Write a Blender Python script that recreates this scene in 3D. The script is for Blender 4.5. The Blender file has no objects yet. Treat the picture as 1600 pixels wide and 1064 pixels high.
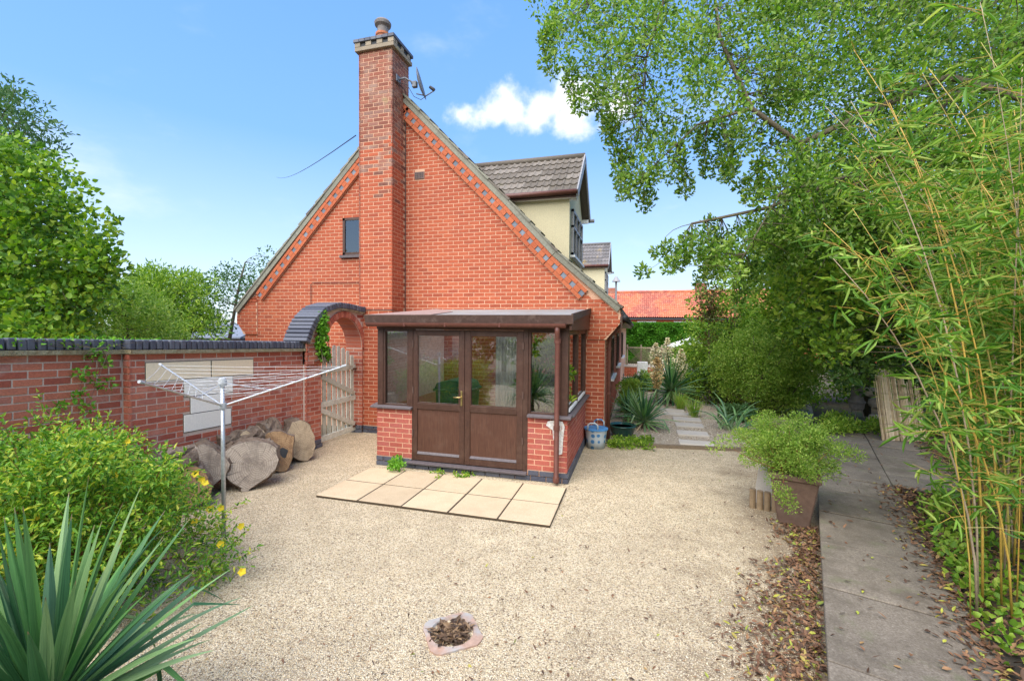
import bpy, math, random
import numpy as np
from mathutils import Matrix, Vector
random.seed(7); rng = np.random.default_rng(11)
sc = bpy.context.scene
# ---------------------------------------------------------------- camera
FPX = 693.616; YAW, PIT, ROL = -0.273592, -0.028522, 0.008451
CAM = np.array([3.8638, -5.2663, 2.1551])
_f = np.array([math.sin(YAW)*math.cos(PIT), math.cos(YAW)*math.cos(PIT), math.sin(PIT)])
_r = np.array([math.cos(YAW), -math.sin(YAW), 0.0]); _u = np.cross(_r, _f)
_r, _u = math.cos(ROL)*_r + math.sin(ROL)*_u, -math.sin(ROL)*_r + math.cos(ROL)*_u
cd = bpy.data.cameras.new('camera'); cam = bpy.data.objects.new('camera', cd); sc.collection.objects.link(cam)
cd.sensor_width = 36; cd.lens = FPX*36/1600; cd.clip_start = 0.05; cd.clip_end = 2000
cam.matrix_world = Matrix(((_r[0], _u[0], -_f[0], CAM[0]), (_r[1], _u[1], -_f[1], CAM[1]), (_r[2], _u[2], -_f[2], CAM[2]), (0, 0, 0, 1)))
sc.camera = cam
def pix(u, v, d):                       # photo pixel + distance along the view axis -> point
    return CAM + (_r*(u-800)/FPX - _u*(v-532)/FPX + _f)*d
def on(u, v, **k):                      # photo pixel -> point on a plane x=, y= or z=
    d = pix(u, v, 1.0)-CAM; a, val = list(k.items())[0]; i = 'xyz'.index(a)
    return CAM + d*(val-CAM[i])/d[i]
def proj(p):
    q = np.asarray(p, float)-CAM; z = q@_f
    return np.stack([800+FPX*(q@_r)/z, 532-FPX*(q@_u)/z, z], -1)
# ---------------------------------------------------------------- world, sun, exposure
SUN_EL, SUN_AZ = math.radians(50), math.radians(190)
W = bpy.data.worlds.new('World'); sc.world = W; W.use_nodes = True
nt = W.node_tree; nt.nodes.clear()
def wn(t, **k):
    n = nt.nodes.new(t)
    for a, b in k.items(): setattr(n, a, b)
    return n
sky = wn('ShaderNodeTexSky', sky_type='NISHITA', sun_disc=False, sun_elevation=SUN_EL, sun_rotation=SUN_AZ, air_density=1.0, dust_density=0.6, ozone_density=2.2, altitude=50)
tc = wn('ShaderNodeTexCoord')
def vm(op, a, b=None):
    n = wn('ShaderNodeVectorMath', operation=op)
    for i, x in enumerate((a, b)):
        if x is None: continue
        if hasattr(x, 'links'): nt.links.new(x, n.inputs[i])
        else: n.inputs[i].default_value = tuple(x)
    return n.outputs['Value'] if op in ('DOT_PRODUCT', 'LENGTH') else n.outputs[0]
def mm(op, a, b=0.0, c=0.0, clamp=False):
    n = wn('ShaderNodeMath', operation=op, use_clamp=clamp)
    for i, x in enumerate((a, b, c)):
        if hasattr(x, 'links'): nt.links.new(x, n.inputs[i])
        else: n.inputs[i].default_value = x
    return n.outputs[0]
dirv = tc.outputs['Generated']
def dpx(u, v):
    d = pix(u, v, 1.0)-CAM; return d/np.linalg.norm(d)
nz = wn('ShaderNodeTexNoise'); nz.inputs['Scale'].default_value = 13; nz.inputs['Detail'].default_value = 7; nz.inputs['Roughness'].default_value = .56
nt.links.new(dirv, nz.inputs['Vector'])
fac = None                               # one fair-weather cumulus made of a few lobes, edges broken by noise
for (u, v, r) in ((722, 180, .045), (760, 182, .048), (800, 172, .055), (845, 160, .070), (885, 148, .072), (925, 152, .070), (955, 172, .055), (890, 190, .06), (840, 188, .05)):
    dist = vm('LENGTH', vm('MULTIPLY', vm('SUBTRACT', dirv, dpx(u, v)), (1, 1, 1.25)))
    lobe = mm('SUBTRACT', 1.0, mm('DIVIDE', dist, r))
    fac = lobe if fac is None else mm('SMOOTH_MAX', fac, lobe, .25)
mr = wn('ShaderNodeMapRange', interpolation_type='SMOOTHSTEP'); mr.inputs[1].default_value = .0; mr.inputs[2].default_value = .95
nt.links.new(mm('ADD', fac, mm('MULTIPLY', mm('SUBTRACT', nz.outputs[0], .5), 3.0)), mr.inputs[0])
n2 = wn('ShaderNodeTexNoise'); n2.inputs['Scale'].default_value = 2.6; n2.inputs['Detail'].default_value = 6; n2.inputs['Roughness'].default_value = .6
nt.links.new(vm('MULTIPLY', vm('ADD', dirv, (3.1, 1.7, .4)), (1, 1, 2.2)), n2.inputs['Vector'])
mr2 = wn('ShaderNodeMapRange', interpolation_type='SMOOTHSTEP'); mr2.inputs[1].default_value = .54; mr2.inputs[2].default_value = .9; mr2.inputs[4].default_value = .5
nt.links.new(n2.outputs[0], mr2.inputs[0])          # thin veil clouds all round the sky
sep = wn('ShaderNodeSeparateXYZ'); nt.links.new(dirv, sep.inputs[0])
grad = wn('ShaderNodeValToRGB'); ge = grad.color_ramp.elements
for i_, (p_, c_) in enumerate(((0.0, (2.9, 3.3, 3.7)), (.14, (2.0, 2.8, 3.8)), (.36, (.85, 1.85, 3.9)), (1.0, (.36, 1.15, 3.4)))):
    e_ = ge[i_] if i_ < 2 else ge.new(p_)
    e_.position = p_; e_.color = (*[x/10 for x in c_], 1)
nt.links.new(sep.outputs[2], grad.inputs[0])
gs_ = wn('ShaderNodeVectorMath', operation='SCALE'); gs_.inputs['Scale'].default_value = 10; nt.links.new(grad.outputs[0], gs_.inputs[0])
smx = wn('ShaderNodeMix', data_type='RGBA'); smx.inputs[0].default_value = .85; nt.links.new(sky.outputs[0], smx.inputs[6]); nt.links.new(gs_.outputs[0], smx.inputs[7]); skyc = smx.outputs[2]
cmask = mm('MAXIMUM', mr.outputs[0], mr2.outputs[0])
mix = wn('ShaderNodeMix', data_type='RGBA')
nt.links.new(cmask, mix.inputs[0]); nt.links.new(skyc, mix.inputs[6]); mix.inputs[7].default_value = (4.0, 4.1, 4.2, 1)
bg = wn('ShaderNodeBackground'); bg.inputs['Strength'].default_value = 0.15
out = wn('ShaderNodeOutputWorld')
nt.links.new(mix.outputs[2], bg.inputs[0]); nt.links.new(bg.outputs[0], out.inputs[0])
sl = bpy.data.lights.new('sun', 'SUN'); so = bpy.data.objects.new('sun', sl); sc.collection.objects.link(so)
sl.energy = 3.5; sl.angle = math.radians(75); sl.color = (1, .95, .87)
sd = Vector((math.sin(SUN_AZ)*math.cos(SUN_EL), math.cos(SUN_AZ)*math.cos(SUN_EL), math.sin(SUN_EL)))
so.rotation_euler = sd.to_track_quat('Z', 'Y').to_euler(); so.location = (0, -10, 20)
sc.view_settings.view_transform = 'Standard'; sc.view_settings.look = 'None'; sc.view_settings.exposure = 1.12; sc.view_settings.gamma = 1
# ---------------------------------------------------------------- materials
MATS = {}
def new_mat(name):
    m = bpy.data.materials.new(name); m.use_nodes = True; t = m.node_tree
    b = t.nodes['Principled BSDF']; return m, t, b
def nd(t, typ, ins=None, **k):
    n = t.nodes.new(typ)
    for a, b in k.items(): setattr(n, a, b)
    for a, b in (ins or {}).items():
        if hasattr(b, 'links'): t.links.new(b, n.inputs[a])
        else: n.inputs[a].default_value = b
    return n
def ramp(t, fac, stops, interp='LINEAR'):
    n = t.nodes.new('ShaderNodeValToRGB'); n.color_ramp.interpolation = interp
    e = n.color_ramp.elements
    while len(e) < len(stops): e.new(0.5)
    for i, (p, c) in enumerate(stops): e[i].position = p; e[i].color = (*c, 1)
    t.links.new(fac, n.inputs[0]); return n.outputs[0]
def pos(t): return nd(t, 'ShaderNodeNewGeometry').outputs['Position']
def noise(t, scale, detail=4, rough=.55, vec=None):
    n = nd(t, 'ShaderNodeTexNoise', {'Scale': scale, 'Detail': detail, 'Roughness': rough})
    t.links.new(vec if vec is not None else pos(t), n.inputs['Vector']); return n.outputs[0]
def mixc(t, f, a, b, mode='MIX'):
    n = nd(t, 'ShaderNodeMix', data_type='RGBA', blend_type=mode)
    for i, x in ((0, f), (6, a), (7, b)):
        if hasattr(x, 'links'): t.links.new(x, n.inputs[i])
        else: n.inputs[i].default_value = x if i == 0 else (*x, 1)
    return n.outputs[2]
def bump(t, b, h, s=.4, d=.01):
    n = nd(t, 'ShaderNodeBump', {'Strength': s, 'Distance': d, 'Height': h}); t.links.new(n.outputs[0], b.inputs['Normal'])
def rand_piece(t):                       # one number for every loose piece, single object or joined
    g = nd(t, 'ShaderNodeNewGeometry'); o = nd(t, 'ShaderNodeObjectInfo')
    a = nd(t, 'ShaderNodeMath', {0: o.outputs['Random'], 1: 7.31}, operation='MULTIPLY')
    s = nd(t, 'ShaderNodeMath', {0: g.outputs['Random Per Island'], 1: a.outputs[0]}, operation='ADD')
    return nd(t, 'ShaderNodeMath', {0: s.outputs[0]}, operation='FRACT').outputs[0]
def M(name, stops, grain=30, rough=.85, patch=None, bmp=.3, spec=.3, metal=0.0, gamt=.25, bd=.004):
    """piece colour from a ramp, broken by grain noise and optional larger patches"""
    if name in MATS: return MATS[name]
    m, t, b = new_mat(name)
    c = ramp(t, rand_piece(t), stops)
    n = noise(t, grain, 5, .65)
    g = ramp(t, n, ((.3, (1-gamt,)*3), (.7, (1+gamt*.6,)*3)))
    c = mixc(t, 1.0, c, g, 'MULTIPLY')
    if patch:
        for (pc, sc_, lo, hi, amt) in patch:
            pn = noise(t, sc_, 6, .62); f = nd(t, 'ShaderNodeMapRange', {0: pn, 1: lo, 2: hi, 4: amt}).outputs[0]
            c = mixc(t, f, c, pc)
    t.links.new(c, b.inputs['Base Color']); b.inputs['Roughness'].default_value = rough
    b.inputs['Specular IOR Level'].default_value = spec; b.inputs['Metallic'].default_value = metal
    if bmp: bump(t, b, n, bmp, bd)
    MATS[name] = m; return m
def leafmat(name, stops, trans=.35, rough=.5, spec=.35):
    if name in MATS: return MATS[name]
    m, t, b = new_mat(name)
    c = ramp(t, rand_piece(t), stops)
    n = noise(t, 1.7, 3); c = mixc(t, 1.0, c, ramp(t, n, ((.3, (.8, .85, .75)), (.7, (1.15, 1.1, 1.05)))), 'MULTIPLY')
    t.links.new(c, b.inputs['Base Color']); b.inputs['Roughness'].default_value = rough; b.inputs['Specular IOR Level'].default_value = spec
    tr = nd(t, 'ShaderNodeBsdfTranslucent'); t.links.new(mixc(t, 1.0, c, (1.25, 1.35, .6), 'MULTIPLY'), tr.inputs[0])
    mx = nd(t, 'ShaderNodeMixShader', {0: trans}); t.links.new(b.outputs[0], mx.inputs[1]); t.links.new(tr.outputs[0], mx.inputs[2])
    t.links.new(mx.outputs[0], t.nodes['Material Output'].inputs[0]); MATS[name] = m; return m
HB = M('house_brick', ((0, (.33, .075, .037)), (.2, (.40, .092, .042)), (.7, (.43, .102, .046)), (.9, (.46, .118, .053)), (1, (.36, .08, .041))), 60, patch=[((.33, .072, .036), .6, .46, .66, .5), ((.28, .10, .07), 1.6, .58, .74, .4), ((.60, .40, .30), 3.1, .70, .80, .25)], bmp=.3)
CB = M('chimney_brick', ((0, (.17, .065, .045)), (.4, (.27, .085, .052)), (.7, (.33, .12, .075)), (1, (.24, .13, .10))), 60, patch=[((.36, .26, .20), 3.6, .50, .70, .6), ((.30, .25, .10), 2.2, .62, .74, .5)], bmp=.5)
WB = M('wall_brick', ((0, (.33, .085, .055)), (.4, (.45, .125, .073)), (.75, (.51, .17, .10)), (1, (.40, .15, .11))), 55, patch=[((.58, .42, .36), 3.2, .56, .76, .5), ((.26, .09, .07), 1.2, .55, .8, .45)], bmp=.5)
PB = M('porch_brick', ((0, (.33, .075, .05)), (.5, (.42, .11, .075)), (1, (.36, .10, .08))), 55, patch=[((.62, .52, .50), 3.3, .64, .76, .6), ((.30, .10, .085), 1.6, .55, .8, .4)], bmp=.5)
RB = M('verge_brick_red', ((0, (.42, .105, .045)), (1, (.50, .14, .06))), 60, bmp=.3)
GB = M('grey_blue_brick', ((0, (.15, .17, .20)), (1, (.24, .27, .31))), 60, bmp=.3)
EB = M('blue_engineering_brick', ((0, (.055, .060, .085)), (.5, (.085, .09, .115)), (1, (.12, .125, .15))), 50, rough=.6, patch=[((.22, .20, .16), 5, .62, .8, .4)], spec=.45)
MO = M('mortar', ((0, (.66, .39, .25)), (1, (.66, .39, .25))), 80, bmp=.2, patch=[((.50, .29, .19), 2.0, .5, .8, .5)])
MOW = M('old_mortar', ((0, (.60, .47, .38)), (1, (.60, .47, .38))), 80, bmp=.2, patch=[((.38, .28, .22), 2.0, .5, .8, .5)])
WBLK = M('white_block', ((0, (.82, .79, .70)), (1, (.86, .84, .76))), 40, gamt=.08, bmp=.1, patch=[((.6, .55, .45), 3, .58, .8, .3)])
CREAM = M('cream_block', ((0, (.84, .69, .47)), (1, (.87, .74, .52))), 40, gamt=.08, bmp=.1, patch=[((.55, .48, .36), 3, .58, .8, .3)])
MOSS = M('mossy_mortar', ((0, (.34, .30, .19)), (1, (.34, .30, .19))), 45, patch=[((.17, .11, .05), 9, .45, .7, .9), ((.20, .24, .07), 6, .6, .8, .6)], bmp=.9, bd=.02)
BROWN = M('brown_frame', ((0, (.060, .028, .018)), (1, (.075, .034, .022))), 25, rough=.45, spec=.4, patch=[((.12, .07, .05), 5, .50, .72, .5), ((.035, .016, .011), 9, .52, .7, .5)], bmp=.15)
PANEL = M('brown_door_panel', ((0, (.090, .040, .024)), (1, (.090, .040, .024))), 60, rough=.5, spec=.35, bmp=.15)
m, t, b = new_mat('grained_panel'); mp = nd(t, 'ShaderNodeVectorMath', {1: (55, 55, 2.2)}, operation='MULTIPLY'); t.links.new(pos(t), mp.inputs[0]); n = noise(t, 1.6, 6, .7, mp.outputs[0])
c = ramp(t, n, ((.28, (.045, .019, .012)), (.5, (.085, .036, .022)), (.72, (.125, .058, .035)))); c = mixc(t, nd(t, 'ShaderNodeMapRange', {0: noise(t, 3.5, 6, .65), 1: .5, 2: .75, 4: .4}).outputs[0], c, (.14, .085, .06))
t.links.new(c, b.inputs['Base Color']); b.inputs['Roughness'].default_value = .5; b.inputs['Specular IOR Level'].default_value = .35; bump(t, b, n, .3, .002); PANEL = m
PIPE = M('brown_plastic_pipe', ((0, (.135, .050, .036)), (1, (.15, .056, .04))), 12, rough=.45, spec=.4, bmp=.05)
FASC = M('weathered_fascia', ((0, (.085, .05, .038)), (1, (.105, .06, .045))), 14, rough=.7, patch=[((.22, .16, .13), 7, .56, .8, .6)], bmp=.3)
SLATE = M('grey_sill', ((0, (.11, .09, .095)), (1, (.13, .11, .11))), 30, rough=.55, bmp=.2)
LEAD = M('roof_sheet', ((0, (.36, .41, .43)), (1, (.36, .41, .43))), 9, rough=.5, patch=[((.20, .18, .16), 3, .55, .8, .6)], bmp=.2)
VERGE = M('verge_cement', ((0, (.22, .21, .16)), (1, (.28, .27, .21))), 30, patch=[((.14, .13, .10), 5, .5, .75, .7), ((.36, .36, .29), 7, .6, .8, .5)], bmp=.6, bd=.01)
TILE = M('grey_roof_tile', ((0, (.13, .108, .085)), (.5, (.18, .152, .122)), (1, (.24, .205, .17))), 35, patch=[((.30, .28, .22), 9, .60, .78, .6), ((.16, .15, .06), 3, .6, .8, .4)], bmp=.5)
TILE2 = M('lichen_roof_tile', ((0, (.13, .12, .115)), (1, (.2, .18, .17))), 35, patch=[((.38, .26, .07), 2.2, .56, .72, .75), ((.28, .27, .24), 9, .6, .8, .6)], bmp=.5)
RENDER = M('cream_render', ((0, (.64, .57, .37)), (1, (.64, .57, .37))), 50, patch=[((.52, .48, .31), 2.5, .5, .8, .5)], bmp=.4)
WHITE = M('white_paint', ((0, (.78, .78, .76)), (1, (.8, .8, .78))), 20, rough=.5, bmp=.05)
GREYP = M('grey_paint', ((0, (.30, .29, .29)), (1, (.34, .33, .33))), 20, rough=.5, bmp=.05)
STEEL = M('galvanised_steel', ((0, (.50, .52, .53)), (1, (.55, .57, .58))), 30, rough=.38, metal=.6, bmp=.1)
WIREW = M('white_line', ((0, (.75, .75, .73)), (1, (.75, .75, .73))), 20, rough=.6, bmp=0)
BLACKM = M('dark_metal', ((0, (.035, .035, .038)), (1, (.05, .05, .05))), 30, rough=.55, bmp=.2)
DISH = M('dish_grey', ((0, (.17, .18, .20)), (1, (.17, .18, .20))), 20, rough=.5, bmp=.05)
CLAY = M('terracotta', ((0, (.45, .16, .075)), (1, (.50, .18, .085))), 30, patch=[((.62, .50, .40), 8, .6, .75, .5)], bmp=.3)
BRASS = M('brass', ((0, (.65, .50, .22)), (1, (.65, .50, .22))), 20, rough=.3, metal=.9, bmp=0)
GWOOD = M('weathered_wood', ((0, (.50, .52, .42)), (.5, (.60, .61, .51)), (1, (.68, .69, .59))), 22, rough=.9, patch=[((.24, .17, .09), 7, .55, .75, .6), ((.50, .50, .45), 11, .6, .8, .5)], bmp=.5)
BARK = M('log_bark', ((0, (.16, .115, .08)), (1, (.23, .165, .12))), 26, patch=[((.30, .25, .20), 9, .5, .7, .7), ((.08, .06, .05), 6, .5, .7, .6)], bmp=1, bd=.03)
TRUNK = M('tree_bark', ((0, (.12, .095, .065)), (1, (.16, .125, .085))), 24, patch=[((.13, .14, .06), 5, .5, .75, .6)], bmp=.7, bd=.02)
def cutmat(name, base, dark):
    m, t, b = new_mat(name); tcn = nd(t, 'ShaderNodeTexCoord')
    v = tcn.outputs['Object']
    ln = nd(t, 'ShaderNodeVectorMath', operation='LENGTH'); mul = nd(t, 'ShaderNodeVectorMath', {1: (1, 1, 0)}, operation='MULTIPLY')
    nn = nd(t, 'ShaderNodeTexNoise', {'Scale': 5, 'Detail': 4}); t.links.new(v, nn.inputs['Vector'])
    ad = nd(t, 'ShaderNodeVectorMath', {0: v, 1: nn.outputs['Color']}, operation='ADD')
    sc1 = nd(t, 'ShaderNodeVectorMath', operation='SCALE'); t.links.new(nn.outputs['Color'], sc1.inputs[0]); sc1.inputs['Scale'].default_value = .1
    t.links.new(v, ad.inputs[0]); t.links.new(sc1.outputs[0], ad.inputs[1]); t.links.new(ad.outputs[0], mul.inputs[0]); t.links.new(mul.outputs[0], ln.inputs[0])
    w = nd(t, 'ShaderNodeMath', {1: 260.0}, operation='MULTIPLY'); t.links.new(ln.outputs['Value'], w.inputs[0])
    s = nd(t, 'ShaderNodeMath', operation='SINE'); t.links.new(w.outputs[0], s.inputs[0])
    c = mixc(t, nd(t, 'ShaderNodeMapRange', {0: s.outputs[0], 1: -1, 2: 1, 4: .6}).outputs[0], base, dark)
    pn = noise(t, 7, 6, .65); c = mixc(t, nd(t, 'ShaderNodeMapRange', {0: pn, 1: .46, 2: .62, 4: .85}).outputs[0], c, dark)
    sx = nd(t, 'ShaderNodeSeparateXYZ'); t.links.new(ad.outputs[0], sx.inputs[0]); at = nd(t, 'ShaderNodeMath', operation='ARCTAN2'); t.links.new(sx.outputs[0], at.inputs[0]); t.links.new(sx.outputs[1], at.inputs[1])
    cv = nd(t, 'ShaderNodeCombineXYZ'); am = nd(t, 'ShaderNodeMath', {0: at.outputs[0], 1: 7.0}, operation='MULTIPLY'); t.links.new(am.outputs[0], cv.inputs[0]); t.links.new(ln.outputs['Value'], cv.inputs[1])
    rn = nd(t, 'ShaderNodeTexNoise', {'Scale': 2.2, 'Detail': 5, 'Roughness': .7}); t.links.new(cv.outputs[0], rn.inputs['Vector'])
    crk = nd(t, 'ShaderNodeMapRange', {0: rn.outputs[0], 1: .57, 2: .63, 4: .85}).outputs[0]; c = mixc(t, crk, c, tuple(x*.35 for x in dark))
    t.links.new(c, b.inputs['Base Color']); b.inputs['Roughness'].default_value = .9; bump(t, b, rn.outputs[0], .8, .02); MATS[name] = m; return m
CUT = cutmat('cut_wood_grey', (.50, .41, .32), (.24, .19, .15)); CUT2 = cutmat('cut_wood_tan', (.48, .30, .15), (.25, .14, .07)); CUT3 = cutmat('cut_wood_pale', (.55, .42, .27), (.33, .24, .15))
def glassmat():
    m, t, b = new_mat('window_glass'); t.nodes.remove(b)
    fr = nd(t, 'ShaderNodeFresnel', {'IOR': 1.75}); tr = nd(t, 'ShaderNodeBsdfTransparent', {0: (.93, .95, .94, 1)}); gl = nd(t, 'ShaderNodeBsdfGlossy', {'Roughness': .01})
    f = nd(t, 'ShaderNodeMath', {0: fr.outputs[0], 1: .15}, operation='ADD', use_clamp=True)
    mx = nd(t, 'ShaderNodeMixShader'); t.links.new(f.outputs[0], mx.inputs[0]); t.links.new(tr.outputs[0], mx.inputs[1]); t.links.new(gl.outputs[0], mx.inputs[2])
    t.links.new(mx.outputs[0], t.nodes['Material Output'].inputs[0]); MATS['glass'] = m; return m
GLASS = glassmat()
def slabmat(name, base, dark, light, sc_=70):
    m, t, b = new_mat(name)
    r = rand_piece(t); v = nd(t, 'ShaderNodeMapRange', {0: r, 3: .88, 4: 1.08}).outputs[0]
    n = noise(t, sc_, 6, .75); c = mixc(t, nd(t, 'ShaderNodeMapRange', {0: n, 1: .35, 2: .7}).outputs[0], dark, light)
    c = mixc(t, .75, base, c)
    p2 = noise(t, 2.6, 7, .7); c = mixc(t, nd(t, 'ShaderNodeMapRange', {0: p2, 1: .45, 2: .68, 4: .6}).outputs[0], c, dark)
    hs = nd(t, 'ShaderNodeHueSaturation', {'Color': c}); t.links.new(v, hs.inputs['Value'])
    t.links.new(hs.outputs[0], b.inputs['Base Color']); b.inputs['Roughness'].default_value = .9; bump(t, b, n, .35, .005); MATS[name] = m; return m
PATIO = slabmat('patio_slab', (.60, .455, .29), (.45, .33, .20), (.70, .55, .36)); CONC = slabmat('path_concrete', (.22, .18, .135), (.085, .068, .05), (.36, .30, .23), 60)
m, t, b = new_mat('rough_concrete'); n = noise(t, 70, 6, .85); c = ramp(t, n, ((.30, (.10, .078, .055)), (.48, (.24, .195, .145)), (.60, (.32, .265, .20)), (.72, (.62, .56, .47))))
c = mixc(t, nd(t, 'ShaderNodeMapRange', {0: noise(t, 1.9, 8, .75), 1: .42, 2: .62, 4: .75}).outputs[0], c, (.115, .09, .062)); c = mixc(t, nd(t, 'ShaderNodeMapRange', {0: noise(t, 4.1, 6, .7), 1: .55, 2: .68, 4: .55}).outputs[0], c, (.15, .16, .07))
hs = nd(t, 'ShaderNodeHueSaturation', {'Color': c}); t.links.new(nd(t, 'ShaderNodeMapRange', {0: rand_piece(t), 3: .72, 4: .98}).outputs[0], hs.inputs['Value']); t.links.new(hs.outputs[0], b.inputs['Base Color']); b.inputs['Roughness'].default_value = .92; bump(t, b, n, .5, .006); CONC = m
STEP = slabmat('stepping_slab', (.55, .49, .42), (.40, .35, .29), (.64, .58, .50), 90)
def gravelmat():
    m, t, b = new_mat('gravel_ground')
    p = pos(t)
    v1 = nd(t, 'ShaderNodeTexVoronoi', {'Scale': 95.0}); t.links.new(p, v1.inputs['Vector'])
    sp = nd(t, 'ShaderNodeSeparateColor'); t.links.new(v1.outputs['Color'], sp.inputs[0])
    c = ramp(t, sp.outputs[0], ((0, (.16, .12, .08)), (.08, (.36, .27, .17)), (.22, (.66, .52, .32)), (.6, (.80, .67, .45)), (.85, (.88, .78, .58)), (1, (.42, .27, .14))))
    big = noise(t, .7, 5, .6); c = mixc(t, nd(t, 'ShaderNodeMapRange', {0: big, 1: .45, 2: .75, 4: .45}).outputs[0], c, (.52, .41, .27), 'MIX')
    fine = noise(t, 3.5, 6, .7); c = mixc(t, 1.0, c, ramp(t, fine, ((.3, (.78, .75, .70)), (.7, (1.1, 1.08, 1.05)))), 'MULTIPLY')
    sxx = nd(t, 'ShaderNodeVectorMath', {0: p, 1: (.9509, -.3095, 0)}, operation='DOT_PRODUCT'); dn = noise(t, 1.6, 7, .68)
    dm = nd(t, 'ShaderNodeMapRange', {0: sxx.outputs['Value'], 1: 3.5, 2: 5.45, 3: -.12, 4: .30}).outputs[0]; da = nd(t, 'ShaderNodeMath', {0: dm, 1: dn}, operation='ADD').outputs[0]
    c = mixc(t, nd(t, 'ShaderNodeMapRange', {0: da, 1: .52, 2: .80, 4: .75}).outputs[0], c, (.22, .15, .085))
    edge = nd(t, 'ShaderNodeMapRange', {0: v1.outputs['Distance'], 1: .0, 2: .75, 3: 1.0, 4: 0.0}).outputs[0]
    c = mixc(t, nd(t, 'ShaderNodeMapRange', {0: edge, 1: .0, 2: .35, 3: .6, 4: 0}).outputs[0], c, (.22, .165, .11))
    t.links.new(c, b.inputs['Base Color']); b.inputs['Roughness'].default_value = .9; bump(t, b, edge, .8, .012); MATS['gravel'] = m; return m
GRAVEL = gravelmat()
STONE = M('gravel_stone', ((0, (.14, .105, .07)), (.09, (.34, .25, .16)), (.18, (.64, .51, .32)), (.6, (.82, .69, .48)), (.85, (.91, .81, .63)), (1, (.44, .26, .13))), 40, bmp=.2)
BEDST = M('bed_stone', ((0, (.26, .20, .15)), (.5, (.50, .42, .32)), (1, (.70, .62, .50))), 40, bmp=.2)
SOIL = M('garden_soil', ((0, (.09, .065, .04)), (1, (.09, .065, .04))), 14, patch=[((.15, .12, .06), 2, .45, .7, .8), ((.06, .10, .03), .6, .5, .7, .7)], bmp=1, bd=.03)
BEDG = M('bed_ground', ((0, (.42, .34, .25)), (1, (.42, .34, .25))), 40, patch=[((.22, .17, .11), 8, .5, .7, .7), ((.62, .54, .42), 22, .5, .65, .8)], bmp=1, bd=.02)
DEAD = M('dead_leaf', ((0, (.07, .038, .022)), (.35, (.15, .075, .04)), (.7, (.24, .12, .06)), (.86, (.36, .20, .09)), (.93, (.40, .38, .05)), (1, (.22, .30, .05))), 40, rough=.6, bmp=.2)
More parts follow.
